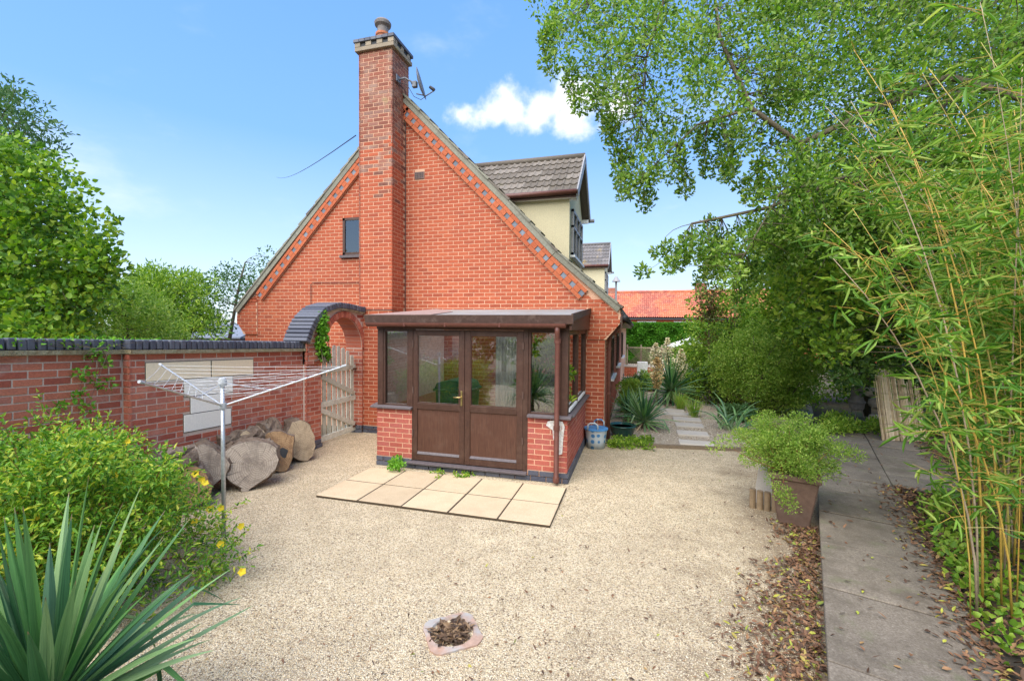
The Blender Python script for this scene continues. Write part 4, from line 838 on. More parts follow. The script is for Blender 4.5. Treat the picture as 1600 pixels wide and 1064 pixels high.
jobW.add(FJ, courses(AXB, AXF, .0, 1.70, .04), WB, ac); jobW.add(FA, courses(AY+AR, 2.60, .0, 1.60, .0), WB, ac, lambda w: False)
for k in range(2):
    for Mx, a, b in ((FJ, AXB, AXF), (frame((-1.55, 0, 0), Y_, Z_, X_), 1.05, 1.425)):
        for p, f_ in courses(a, b, .005+.075*k, .068+.075*k, .1*k): mb = MB(); brick_poly(mb, Mx, p, .03); mb.build('plinth_brick', EB, ac)
jobW.run(300)
tp = spl(ctrl, 27)
for i in range(26):
    a, b = tp[i], tp[i+1]; d = unit((b-a)[None])[0]; n = np.array([-d[1], d[0]]); a2 = a+d*.004; b2 = b-d*.004
    q = [(-1.90, *a2), (-1.90, *b2), (AXF+.06, *b2), (AXF+.06, *a2)]
    MB().prism(q, (0, n[0]*.105, n[1]*.105)).build('coping_brick', EB, gwall, bev=.010)
    MB().prism([(-1.88, *a), (-1.88, *b), (AXF+.045, *b), (AXF+.045, *a)], (0, -n[0]*.03, -n[1]*.03)).build('creasing_tile', MOSS, gwall)
# gate
gate = empty('picket_gate', (-1.66, 1.47, 0), 'weathered grey wooden picket gate with a curved top under the brick arch', 'gate')
GX = -1.68; G0, G1 = 1.46, 2.54; npk = 8
for i in range(npk):
    yc = G0+.055+(G1-G0-.11)*i/(npk-1); t = (yc-G0)/(G1-G0); zt = 1.50+.27*math.sin(math.pi*t)**.8; w = .046
    l, r = zt-.03*(1 if t < .5 else -.3), zt+.03*(1 if t < .5 else -1)
    MB().prism([(GX, yc-w, .05), (GX, yc+w, .05), (GX, yc+w, r-.015), (GX, yc+w*.5, max(l, r)), (GX, yc-w*.5, max(l, r)), (GX, yc-w, l-.015)], (.022, 0, 0)).build('picket', GWOOD, gate, bev=.003)
for z in (.10, .72, 1.34): MB().box(GX+.023, GX+.06, G0, G1, z-.05, z+.05).build('rail', GWOOD, gate, bev=.004)
for za, zb in ((1.27, .80), (.65, .17)): MB().beam((GX+.042, G0+.02, za), (GX+.042, G1-.02, zb), .034, .09, (1, 0, 0) if False else (0, 0, 1)).build('brace', GWOOD, gate, bev=.004)
RUST = M('rusty_iron', ((0, (.10, .045, .03)), (1, (.14, .06, .035))), 30, bmp=.5)
for z in (1.30, .14): MB().box(GX+.062, GX+.072, G1-.10, G1+.04, z-.02, z+.02).build('hinge', RUST, gate)
MB().box(GX+.062, GX+.085, G0-.03, G0+.05, 1.24, 1.30).build('latch', RUST, gate)
# ================================================================ ROTARY AIRER, LOGS, GULLY
A0 = np.array([-.17, -1.74, 0]); air = empty('rotary_clothes_airer', A0, 'open rotary clothes airer with a grey pole and white lines on the gravel', 'clothes airer')
MB().tube([A0, A0+[0, 0, 1.58]], .020, 12).build('pole', STEEL, air, smooth=True)
MB().lathe([(.024, 0), (.036, .0), (.04, .03), (.034, .07), (.024, .08)], A0+[0, 0, 1.545], 14).build('top_hub', M('grey_plastic', ((0, (.45, .46, .46)), (1, (.45, .46, .46))), 20), air); MB().lathe([(.022, 0), (.034, .0), (.034, .06), (.022, .06)], A0+[0, 0, 1.31], 14).build('lower_hub', MATS['grey_plastic'], air)
fw2 = np.array([_f[0], _f[1], 0]); fw2 /= np.linalg.norm(fw2); rt2 = np.array([fw2[1], -fw2[0], 0])
tips = []; arms = []
for (r_, f_) in ((.03, -1.02), (-1.02, .50), (1.02, .56)):
    t = A0+rt2*r_+fw2*f_+[0, 0, 1.705]; b = A0+[0, 0, 1.34]; tips.append(t); arms.append((b, t)); MB().tube([b, t], .0095, 8).build('arm', STEEL, air); MB().tube([t-(t-b)*.02, t+(t-b)*.02], .014, 8).build('arm_cap', MATS['grey_plastic'], air)
    m_ = b+(t-b)*.38; MB().tube([A0+[0, 0, 1.57], m_], .004, 5).build('stay', STEEL, air)
for s_ in np.linspace(.30, .985, 8):
    for i in range(3):
        a = arms[i][0]+(arms[i][1]-arms[i][0])*s_; b = arms[(i+1) % 3][0]+(arms[(i+1) % 3][1]-arms[(i+1) % 3][0])*s_; m_ = (a+b)/2-[0, 0, .015*s_]
        MB().tube([a, m_, b], .0016, 4, False).build('line', WIREW, air)
def log(name, center, axis, length, outline, barkm, cutm, label, hollow=None):
    c = np.array(center, float); ax = np.array(axis, float); ax /= np.linalg.norm(ax)
    sd_ = np.cross(ax, [0, 0, 1]); sd_ /= np.linalg.norm(sd_); up_ = np.cross(sd_, ax)
    Mx = frame(c, sd_, up_, ax); n = len(outline)
    o = bpy.data.objects.new(name, None); o.matrix_basis = Matrix.Translation(Vector(c)); link(o); tag(o, label, 'log', 'sawn logs stacked against the garden wall')
    mb = MB(); rows = 8
    vs = []
    for k in range(rows):
        t = -length*(1-k/(rows-1)); j = 0 if k == rows-1 else .03
        vs += [Mx @ Vector((p[0]*(1+.03*(k < rows-1))+random.uniform(-j, j), p[1]*(1+.03*(k < rows-1))+random.uniform(-j, j), t)) for p in outline]
    mb.add(vs, [(k*n+i, k*n+(i+1) % n, (k+1)*n+(i+1) % n, (k+1)*n+i) for k in range(rows-1) for i in range(n)]+[tuple(range(n-1, -1, -1))])
    bo = mb.build('bark', barkm, o)
    me = bpy.data.meshes.new('cut_face'); pts = [(p[0]*.985, p[1]*.985, .004) for p in outline]
    me.from_pydata([(0, 0, .006)]+pts+[(p[0], p[1], -.01) for p in outline], [], [(0, 1+i, 1+(i+1) % n) for i in range(n)]+[(1+i, 1+n+i, 1+n+(i+1) % n, 1+(i+1) % n) for i in range(n)]); me.update()
    co = bpy.data.objects.new('cut_face', me); co.matrix_basis = Mx; link(co, o, cutm)
    if hollow:
        hm = MB(); hm.add([tuple(Mx @ Vector((hollow[0]+hollow[2]*(1+.25*math.sin(3*a))*math.cos(a), hollow[1]+hollow[3]*(1+.2*math.sin(2*a))*math.sin(a), .008))) for a in np.linspace(0, 6.28, 15)[:-1]], [tuple(range(14))]); hm.build('hollow', BLACKM, o)
def blob(rx, ry, lobes, n=28, ph=0.0, j=.03):
    return [((rx*(1+sum(a*math.cos(k*t+p) for k, a, p in lobes)))*math.cos(t)*random.uniform(1-j, 1+j), (ry*(1+sum(a*math.cos(k*t+p) for k, a, p in lobes)))*math.sin(t)*random.uniform(1-j, 1+j)) for t in np.linspace(0, 2*math.pi, n+1)[:-1]]
def px_out(pts, cx, cy, k): return [((x-cx)*k, -(y-cy)*k) for x, y in pts][::-1]
def dens(p):
    o = []
    for i in range(len(p)):
        a, b = np.array(p[i]), np.array(p[(i+1) % len(p)]); o += [tuple(a), tuple((a+b)/2+rng.normal(size=2)*.006)]
    return o
O1 = dens(px_out([(620, 540), (700, 480), (800, 455), (900, 460), (980, 480), (1035, 530), (1045, 590), (1010, 615), (965, 630), (1030, 665), (1042, 720), (990, 800), (900, 870), (905, 905), (850, 912), (825, 880), (760, 840), (690, 800), (630, 740), (600, 650)], 820, 660, .00142))
O2 = dens(px_out([(960, 460), (1060, 402), (1160, 400), (1230, 440), (1242, 520), (1210, 620), (1150, 700), (1080, 750), (1020, 735), (985, 660), (975, 560)], 1110, 570, .0017))
O3 = dens(px_out([(1250, 440), (1290, 330), (1360, 280), (1440, 290), (1490, 390), (1480, 480), (1440, 600), (1400, 632), (1320, 660), (1270, 620), (1245, 540)], 1370, 470, .00175))
log('sawn_log', (-.97, -.62, .345), (.66, -.74, .14), .34, O1, BARK, CUT, 'big lobed grey log slice leaning just behind the airer pole')
log('sawn_log', (-1.20, .02, .31), (.80, -.58, .15), .45, O2, BARK, CUT2, 'tan log with a dark hollow in its cut face', hollow=(-.10, -.03, .055, .075))
log('sawn_log', (-1.22, .55, .335), (.86, -.50, .10), .40, O3, BARK, CUT3, 'tall pale oval log slice nearest the gate')
log('sawn_log', (-1.30, -1.02, .38), (.75, -.66, .05), .40, blob(.25, .26, ((3, .08, 2), (4, .06, .4)), j=.04), BARK, CUT, 'rough round brown log behind the big lobed slice')
log('sawn_log', (-1.15, -1.25, .62), (.35, .93, .08), .66, blob(.10, .14, ((2, .12, 1),), 18, j=.05), BARK, CUT, 'split log lying flat on top at the leafy end of the pile')
log('sawn_log', (-1.10, -1.42, .28), (.80, -.60, .05), .40, blob(.26, .24, ((3, .07, 1),), j=.04), BARK, CUT2, 'low log at the bottom of the pile beside the yellow flowered bush')
log('sawn_log', (-1.38, -.10, .58), (.25, .95, .12), .52, blob(.15, .13, ((3, .1, 0),), 18, j=.06), BARK, CUT3, 'barky split log lying over the hollow log')
log('sawn_log', (-1.45, .30, .60), (.20, .97, .05), .26, blob(.13, .13, ((3, .1, 1),), 16, j=.06), BARK, CUT, 'short dark barky log wedged behind the pale oval slice')
log('sawn_log', (-1.36, -.36, .58), (.8, -.6, .2), .16, blob(.09, .10, ((3, .15, 1),), 14, j=.06), BARK, CUT3, 'small pale wood offcut resting above the big lobed slice')
# clay gully with dead leaves
gc = np.array([2.645, -2.42, 0]); gul = empty('drain_gully', gc, 'square terracotta drain gully with a round opening set in the gravel', 'drain')
ga = math.radians(38); gm = MB(); ng = 32; sqr = []; cir = []; low = []
for i in range(ng):
    a = 2*math.pi*i/ng; c_, s_ = math.cos(a), math.sin(a); r = .185/max(abs(c_), abs(s_)); r = min(r, .225)*random.uniform(.97, 1.02)
    x, y = r*c_, r*s_; sqr.append((gc[0]+x*math.cos(ga)-y*math.sin(ga), gc[1]+x*math.sin(ga)+y*math.cos(ga), .012)); cir.append((gc[0]+.155*math.cos(a+ga), gc[1]+.155*math.sin(a+ga), .018)); low.append((gc[0]+.13*math.cos(a+ga), gc[1]+.13*math.sin(a+ga), -.04))
out0 = [(p[0], p[1], -.02) for p in sqr]
gm.add(out0+sqr+cir+low+[(gc[0], gc[1], -.04)], [(k*ng+i, k*ng+(i+1) % ng, (k+1)*ng+(i+1) % ng, (k+1)*ng+i) for k in range(3) for i in range(ng)]+[(3*ng+i, 3*ng+(i+1) % ng, 4*ng) for i in range(ng)])
gm.build('surround', M('worn_terracotta', ((0, (.46, .30, .22)), (1, (.46, .30, .22))), 18, patch=[((.40, .38, .35), 5, .45, .6, .9), ((.50, .24, .13), 7, .6, .75, .6)], bmp=.4), gul)
def litter(name, P, L, mat, parent=None, tilt=.35, lift=.01):
    n = len(P); a = rng.random(n)*6.28; D = np.stack([np.cos(a), np.sin(a), rng.normal(size=n)*tilt], -1); Q = np.array(P); Q[:, 2] += rng.random(n)*lift+.004
    V, F = leaf_arrays(Q, D, L*rng.uniform(.6, 1.3, n), L*.42*rng.uniform(.6, 1.2, n), fold=.3, droop=-.12, up=np.array([0, 0, 1.0])); return npmesh(name, V, F, mat, parent)
q = in_ball(620, .0); lp = gc+np.stack([q[:, 0]*.17, q[:, 1]*.17, -.022+.025*rng.random(620)], -1); lp = lp[np.hypot(lp[:, 0]-gc[0], lp[:, 1]-gc[1]) < .135]
tag(litter('gully_leaves', lp, .055, M('brown_leaf', ((0, (.05, .03, .02)), (.5, (.13, .075, .04)), (1, (.30, .19, .10))), 40, rough=.6), None, .16, .02), 'brown dead leaves filling the round drain opening', 'dead leaves', kind='stuff')
# ---- fallen leaves
pts = []
while len(pts) < 3600:
    s = rng.uniform(-2.0, 3.0); w = -abs(rng.normal())*.26-.01; 
    if s > 2.7 and w > -.5: continue
    wob = .45+.3*math.sin(s*2.1)+.25*math.sin(s*5.3+1)
    if -w > .22+wob*.6 and rng.random() > .08: continue
    pts.append(pth(s, w, .004))
tag(litter('fallen_leaves', np.array(pts), .050, DEAD, lift=.02), 'drift of brown and yellow fallen leaves along the raised path edge', 'fallen leaves', kind='stuff')
pts = drive_points(900); pts = pts[pts[:, 0] > 1.0+rng.random(len(pts))*4.0]; pts[:, 2] = .008
tag(litter('scattered_leaves', pts, .035, DEAD), 'single fallen leaves scattered thinly over the open gravel', 'fallen leaves', kind='stuff')
pts = []
while len(pts) < 2600:
    s = rng.uniform(-2.2, 7.8); base = .88 if s < 4.38 else 1.7; w = base-abs(rng.normal())*.13 if rng.random() < .75 else rng.uniform(.05, base)*(.4+.6*rng.random())
    if rng.random() > (1 if w > base-.3 else .22): continue
    pts.append(pth(s, w, .152))
tag(litter('path_leaves', np.array(pts[:2200]), .05, DEAD), 'fallen leaves lying on the concrete path slabs', 'fallen leaves', kind='stuff')
pts = [pth(rng.uniform(-2.5, 8), 0, 0) for _ in range(1)]; pts = []
for _ in range(13000):
    s = rng.uniform(-2.5, 8); base = .86 if s < 4.4 else 1.74; w = base+rng.random()**1.4*3.0-.03; pts.append(pth(s, w, .13+.033*min((w-base)/.6, 6)))
tag(litter('leaf_litter', np.array(pts), .062, DEAD, lift=.04), 'thick leaf litter on the bank beneath the bamboo', 'leaf litter', kind='stuff')

# ================================================================ PLANTS
G = lambda *c: tuple((i/(len(c)-1), x) for i, x in enumerate(c))
L_BUSH = leafmat('hypericum_leaf', G((.06, .16, .02), (.12, .29, .03), (.20, .40, .045), (.34, .50, .06), (.58, .58, .08)), .35)
L_TREE = leafmat('tree_leaf', G((.07, .14, .015), (.14, .27, .02), (.25, .39, .035), (.42, .50, .08)), .42)
L_DARK = leafmat('laurel_leaf', G((.04, .10, .02), (.09, .20, .03), (.16, .29, .05), (.28, .40, .10)), .25, .35, .5)
L_OVER = leafmat('overhang_leaf', G((.055, .125, .018), (.115, .24, .028), (.20, .36, .045), (.36, .49, .10), (.24, .31, .14)), .46)
L_LIME = leafmat('lime_leaf', G((.06, .15, .018), (.11, .25, .025), (.20, .36, .03), (.36, .47, .05)), .40)
L_MID = leafmat('mid_green_leaf', G((.09, .19, .02), (.18, .33, .03), (.29, .44, .05), (.44, .54, .09)), .35)
L_BRIGHT = leafmat('feathery_leaf', G((.13, .25, .03), (.22, .37, .05), (.32, .46, .08), (.46, .55, .13)), .40)
L_GREY = leafmat('grey_green_leaf', G((.05, .12, .04), (.08, .17, .06), (.12, .22, .08)), .35)
L_YUC = leafmat('yucca_leaf', G((.04, .12, .06), (.08, .20, .08), (.13, .28, .10), (.26, .38, .17)), .18, .4, .5)
L_BAM = leafmat('bamboo_leaf', G((.07, .19, .025), (.15, .32, .04), (.26, .44, .06), (.46, .53, .13)), .40, .45)
L_HEDGE = leafmat('hedge_leaf', G((.05, .16, .015), (.08, .25, .02), (.13, .34, .03)), .25)
L_IVY = leafmat('ivy_leaf', G((.08, .24, .02), (.15, .38, .03), (.25, .48, .06)), .35)
L_RED = leafmat('bronze_leaf', G((.10, .05, .03), (.14, .09, .03), (.10, .18, .03)), .35)
FLOW = M('yellow_petal', ((0, (.80, .55, .02)), (1, (.85, .65, .05))), 30, bmp=0); STEM = M('green_stem', ((0, (.12, .16, .05)), (1, (.18, .14, .06))), 20, bmp=.2); REDST = M('red_brown_stem', ((0, (.20, .075, .04)), (1, (.28, .13, .06))), 20, bmp=.2)
CULM = M('golden_culm', ((0, (.52, .30, .05)), (.5, (.58, .38, .07)), (1, (.42, .36, .09))), 14, rough=.4, spec=.45, patch=[((.32, .26, .09), 6, .55, .7, .6)], bmp=.1); TAN = M('dry_culm', ((0, (.40, .30, .19)), (1, (.45, .35, .23))), 20, bmp=.2)
YSP = M('yucca_flower', ((0, (.82, .74, .45)), (.7, (.88, .82, .58)), (1, (.70, .52, .26))), 20, bmp=0); YDRY = M('dry_flower_spike', ((0, (.60, .40, .16)), (1, (.72, .54, .26))), 20, bmp=0); DRYLEAF = M('dry_strap_leaf', ((0, (.42, .30, .18)), (1, (.5, .38, .24))), 20, bmp=.2)
def plant(name, loc, label, cat, group=None): return empty(name, loc, label, cat, group)
def twigs(mb, src, dst, r0, r1, sag=.08, n=5):
    src, dst = np.array(src, float), np.array(dst, float); L = np.linalg.norm(dst-src); j = rng.normal(size=3)*L*.07
    P = [src+(dst-src)*t+j*math.sin(math.pi*t)-np.array([0, 0, sag*L*t*(1-t)]) for t in np.linspace(0, 1, n)]; mb.tube(P, list(np.linspace(r0, r1, n)), 5, False)
def blademat(name, stops, base, tip):
    m, t, b = new_mat(name); uv = nd(t, 'ShaderNodeUVMap').outputs[0]; sx = nd(t, 'ShaderNodeSeparateXYZ', {0: uv})
    c = ramp(t, rand_piece(t), stops)
    o = nd(t, 'ShaderNodeObjectInfo'); cv = nd(t, 'ShaderNodeCombineXYZ'); mu = nd(t, 'ShaderNodeMath', {0: sx.outputs[0], 1: 9.0}, operation='MULTIPLY'); t.links.new(mu.outputs[0], cv.inputs[0]); mv = nd(t, 'ShaderNodeMath', {0: sx.outputs[1], 1: .8}, operation='MULTIPLY'); t.links.new(mv.outputs[0], cv.inputs[1]); mo = nd(t, 'ShaderNodeMath', {0: o.outputs['Random'], 1: 50.0}, operation='MULTIPLY'); t.links.new(mo.outputs[0], cv.inputs[2])
    n = noise(t, 2.0, 5, .7, cv.outputs[0]); c = mixc(t, 1.0, c, ramp(t, n, ((.32, (.55, .6, .6)), (.68, (1.5, 1.4, 1.25)))), 'MULTIPLY')
    c = mixc(t, nd(t, 'ShaderNodeMapRange', {0: sx.outputs[1], 1: .0, 2: .22, 3: .7, 4: 0.0}).outputs[0], c, base); c = mixc(t, nd(t, 'ShaderNodeMapRange', {0: sx.outputs[1], 1: .955, 2: .985}).outputs[0], c, tip)
    t.links.new(c, b.inputs['Base Color']); b.inputs['Roughness'].default_value = .42; b.inputs['Specular IOR Level'].default_value = .45; bump(t, b, n, .4, .003)
    tr = nd(t, 'ShaderNodeBsdfTranslucent'); t.links.new(c, tr.inputs[0]); mx = nd(t, 'ShaderNodeMixShader', {0: .15}); t.links.new(b.outputs[0], mx.inputs[1]); t.links.new(tr.outputs[0], mx.inputs[2]); t.links.new(mx.outputs[0], t.nodes['Material Output'].inputs[0]); return m
L_YUC = blademat('yucca_blade', G((.035, .12, .055), (.07, .19, .065), (.12, .29, .08), (.25, .38, .17), (.06, .16, .10)), (.36, .42, .22), (.30, .20, .11))
# ---- foreground yucca: every blade is a leaf of its own
def blade(base, az, el, L, w, bend, fold=.32, kink=None, n=11):
    P = np.array(base, float); vs = []; e = el
    for i in range(n):
        t = i/(n-1); d = np.array([math.cos(az)*math.cos(e), math.sin(az)*math.cos(e), math.sin(e)]); s = np.array([-math.sin(az), math.cos(az), 0]); nn_ = np.cross(d, s)*-1
        ww = w*(.55+1.5*t-1.0*t*t if t < .4 else .99*(1-((t-.4)/.6)**1.7))*.5+.0008
        vs += [P+s*ww-nn_*ww*-fold*2, P, P-s*ww-nn_*ww*-fold*2]
        P = P+d*L/(n-1); e -= bend/(n-1)*(.4+1.2*t)
        if kink and abs(t-kink[0]) < .5/(n-1): e -= kink[1]
    fs = []
    for i in range(n-1):
        for k in range(2): fs.append((3*i+k, 3*i+k+1, 3*i+k+4, 3*i+k+3))
    mb = MB().add(vs, fs); mb.uv = [(k/2, i/(n-1)) for i in range(n) for k in range(3)]; return mb
def yucca(base, n, Lr, w, label, group, stem=.0, parts=True, elr=(.1, 1.45), dry=0):
    y_ = plant('yucca', (base[0], base[1], 0), label, 'yucca', group); mb = MB(); b = np.array(base, float)
    if stem: MB().tube([(b[0], b[1], -.02), (b[0], b[1], b[2])], (.07, .05), 10).build('stem', TRUNK, y_)
    for i in range(n):
        t = (i+.5)/n; az = i*2.399+random.uniform(-.25, .25); el = elr[0]+(elr[1]-elr[0])*t**(.85 if n < 118 else 1.15)+random.uniform(-.1, .1)
        p = b+np.array([math.cos(az)*.03, math.sin(az)*.03, .10*t]); L = random.uniform(*Lr)*(.85+.15*t)
        bl = blade(p, az, el, L, w*random.uniform(.8, 1.15), random.uniform(.1, 1.25)*(1.2-t), kink=(random.uniform(.4, .7), random.uniform(.7, 1.5)) if t < .55 and random.random() < .36 else None)
        bl.build('leaf', L_YUC if not (dry and t < dry) else DRYLEAF, y_, smooth=False)
    return y_
yf = pix(75, 1125, 2.0); yucca(yf, 118, (.66, 1.04), .050, 'large blue green spiky yucca filling the bottom left corner', 'yuccas', stem=.3, elr=(-.1, 1.5), dry=.05)
# ---- yellow-flowered hypericum bush
hb = plant('flowering_bush', (-.85, -2.55, 0), 'bright green leafy bush with yellow flowers in front of the brick wall', 'bush')
poly = [(-60, 668), (30, 648), (120, 655), (190, 682), (255, 712), (300, 745), (345, 800), (375, 850), (370, 905), (330, 950), (260, 990), (150, 1010), (-60, 1020)]
cen = []
while len(cen) < 380:
    u, v = in_poly(poly, 1)[0]; ground = on(u, max(v, 760), z=0.0); d = rng.uniform(2.6, 4.4)
    p = pix(u, v, d)
    if .05 < p[2] < 1.28 and p[0] > -1.5 and ((p[0]+.62)/1.25)**2+((p[1]+2.4)/1.3)**2 < 1.0: cen.append(p)
cen = np.array(cen); P, D = clumps(cen, np.full(len(cen), .15), 72, up=.25); leaves('foliage', P, D, .050*rng.uniform(.5, 1.3, len(P)), .017, L_BUSH, hb, droop=.2, up=np.array([0, 0, 1.0]))
sp_ = []; sD = []
topc = cen[rng.permutation(len(cen))[:150]]; shm = MB()
for c in topc:
    d = unit(((c-np.array([-.7, -2.45, .1]))*[.8, .8, .5]+[0, 0, .55]+rng.normal(size=3)*.2)[None])[0]; L = rng.uniform(.14, .34); e = c+d*L; shm.tube([c, (c+e)/2, e-[0, 0, .03]], (.0025, .002, .001), 4, False)
    for t_ in np.linspace(.25, 1.0, 9):
        for q_ in (0, 1): sp_.append(c+(e-c)*t_); sD.append(d*.35+rng.normal(size=3)*.6)
shm.build('shoots', REDST, hb)['kind'] = 'stuff'
leaves('shoot_foliage', np.array(sp_), np.array(sD), .046*rng.uniform(.6, 1.2, len(sp_)), .017, L_BUSH, hb, droop=.2)['kind'] = 'stuff'
mb = MB()
for c in cen[::2]: twigs(mb, (-.8+.35*(c[0]+.8)+random.uniform(-.15, .15), -2.5+.35*(c[1]+2.5), 0), c, .005, .002, -.1)
tag(mb.build('stems', REDST, hb), kind='stuff')
def flower(p, parent, r=.024):
    mb = MB(); nrm = unit((CAM-p+rng.normal(size=3)*1.2)[None])[0]; a = unit(np.cross(nrm, [0, 0, 1.0])[None])[0]; b = np.cross(nrm, a)
    for k in range(5):
        t = 2*math.pi*k/5; d = math.cos(t)*a+math.sin(t)*b; s = -math.sin(t)*a+math.cos(t)*b
        mb.add([p, p+d*r*.6+s*r*.45+nrm*r*.2, p+d*r+nrm*r*.3, p+d*r*.6-s*r*.45+nrm*r*.2], [(0, 1, 2, 3)])
    return mb.build('flower', FLOW, parent)
for (u, v, d) in ((305, 740, 4.0), (320, 755, 4.0), (328, 795, 3.9), (303, 815, 3.8), (376, 822, 3.9), (378, 893, 3.6), (180, 742, 3.6), (345, 850, 3.8), (60, 805, 3.2), (200, 690, 3.9), (345, 793, 3.9), (30, 860, 3.0), (316, 748, 4.0)): flower(pix(u, v, d), hb, .034)
# ---- shrubs built as balls of leaves over stems
def shrub(name, base, label, cat, cen, rad, n, L, w, mat, group=None, stems=True, up=.35, stemmat=None, sm=.012, **k):
    s = plant(name, base, label, cat, group); P, D = clumps(cen, rad, n, up=up); leaves('foliage', P, D, L*rng.uniform(.6, 1.25, len(P)), w*rng.uniform(.7, 1.2, len(P)), mat, s, **k)
    if stems:
        mb = MB(); b = np.array(base, float)
        for c in cen[::max(1, len(cen)//60)]: twigs(mb, b+rng.normal(size=3)*[.12, .12, 0], c, sm, sm*.3, -.12)
        tag(mb.build('stems', stemmat or TRUNK, s), kind='stuff')
    return s
def ell(c, r, n, lo=.5): return np.array(c)+in_ball(n, lo)*np.array(r)
def above(c, z=.1): return c[c[:, 2] > z]
# potted feathery shrub
pot = empty('plant_pot', (5.60, .36, 0), 'tall square brown clay planter holding the feathery green shrub', 'plant pot')
PT = M('brown_pot', ((0, (.17, .105, .075)), (1, (.17, .105, .075))), 16, patch=[((.24, .17, .13), 5, .5, .7, .6)], bmp=.3); Rp = Matrix.Translation((5.60, .36, 0)) @ Matrix.Rotation(-.30, 4, 'Z')
tv = [tuple(Rp @ Vector(p)) for p in taper(-.23, .23, -.23, .23, .0, .56, .085)]; MB().add(tv, BF).build('body', PT, pot, bev=.012); MB().box(-.245, .245, -.245, .245, .52, .575, Rp).build('rim', PT, pot, bev=.01)
cen = above(ell((5.56, .42, .84), (.64, .52, .34), 190, .2), .5); cen = np.concatenate([cen, np.array([pix(u, v, 4.65) for u, v in ((1212, 750), (1222, 765), (1228, 780), (1235, 790), (1262, 735), (1130, 690), (1120, 700), (1225, 772))])])
shrub('feathery_shrub', (5.60, .36, .5), 'feathery light green shrub spilling over the square planter', 'shrub', cen, np.full(len(cen), .10), 105, .030, .010, L_BRIGHT, sm=.006, stemmat=REDST)
# log-roll edging and pale slab by the pot
stk = empty('log_edging', (5.33, .55, 0), 'short round timber edging posts beside the square planter', 'edging')
for i in range(4): MB().tube([(5.25+.075*i, .66-.02*i, -.02), (5.25+.075*i, .66-.02*i, .235+random.uniform(-.02, .01))], .036, 12).build('post', M('edging_timber', ((0, (.26, .18, .10)), (1, (.34, .24, .14))), 20, patch=[((.15, .12, .08), 6, .5, .7, .6)]), stk)
o = MB().prism([(5.30, .85, .0), (5.50, .75, .0), (5.48, .80, .42), (5.36, .87, .45)], (.03, .05, 0)).build('stone_slab', STEP); tag(o, 'pale stone slab leaning behind the planter and edging posts', 'stone')
# ---- bowl, tub
bw = empty('plant_bowl', (3.62, 3.80, 0), 'low dark green glazed bowl planter near the house corner', 'plant pot')
MB().lathe([(.15, 0), (.17, .0), (.23, .12), (.26, .22), (.275, .23), (.265, .25), (.24, .25), (.23, .2), (.05, .19)], (3.62, 3.80, .0), 26).build('bowl', M('green_glaze', ((0, (.012, .06, .045)), (1, (.012, .06, .045))), 10, rough=.2, spec=.6, bmp=.05), bw, smooth=True)
MB().lathe([(.01, 0), (.22, 0)], (3.62, 3.80, .21), 20).build('compost', SOIL, bw)
cen = np.array([on(u, v, z=.06) for u, v in [(955+rng.random()*60, 686+rng.random()*12) for _ in range(26)]]); shrub('ground_cover', (3.7, 3.5, 0), 'low green weeds around the foot of the green bowl', 'weeds', cen, np.full(len(cen), .09), 60, .045, .03, L_MID, stems=False)
tubo = empty('flexible_tub', (3.18, 2.86, 0), 'pale blue flexible tub with darker blue pattern and handles', 'tub')
m, t, b = new_mat('tub_pattern'); tcn = nd(t, 'ShaderNodeNewGeometry'); 
vo = nd(t, 'ShaderNodeTexVoronoi', {'Scale': 9.0, 'Randomness': .35}); t.links.new(tcn.outputs['Position'], vo.inputs['Vector'])
t.links.new(ramp(t, vo.outputs['Distance'], ((.0, (.05, .16, .34)), (.30, (.06, .22, .45)), (.36, (.46, .52, .54)), (1, (.50, .55, .57)))), b.inputs['Base Color']); b.inputs['Roughness'].default_value = .5
MB().lathe([(.10, .01), (.16, .0), (.175, .15), (.20, .34), (.21, .36), (.20, .365), (.19, .34), (.16, .05), (.05, .04)], (3.18, 2.86, 0), 28).build('body', m, tubo, smooth=True)
MB().lathe([(.205, 0), (.216, .0), (.216, .025), (.2, .03)], (3.18, 2.86, .335), 28).build('rim', M('blue_plastic', ((0, (.08, .27, .55)), (1, (.08, .27, .55))), 10, rough=.5), tubo)
MB().lathe([(.01, 0), (.195, 0)], (3.18, 2.86, .31), 20).build('lining', MATS['blue_plastic'], tubo)
for s_ in (-1, 1):
    c_ = np.array([3.18+.04*s_, 2.86-.19*s_*-1, .35]); MB().tube([c_+[-.09, 0, 0], c_+[-.085, 0, .09], c_+[-.04, 0, .125], c_+[.04, 0, .125], c_+[.085, 0, .09], c_+[.09, 0, 0]], .014, 8).build('handle', MATS['tub_pattern'] if 'tub_pattern' in MATS else m, tubo, smooth=True)
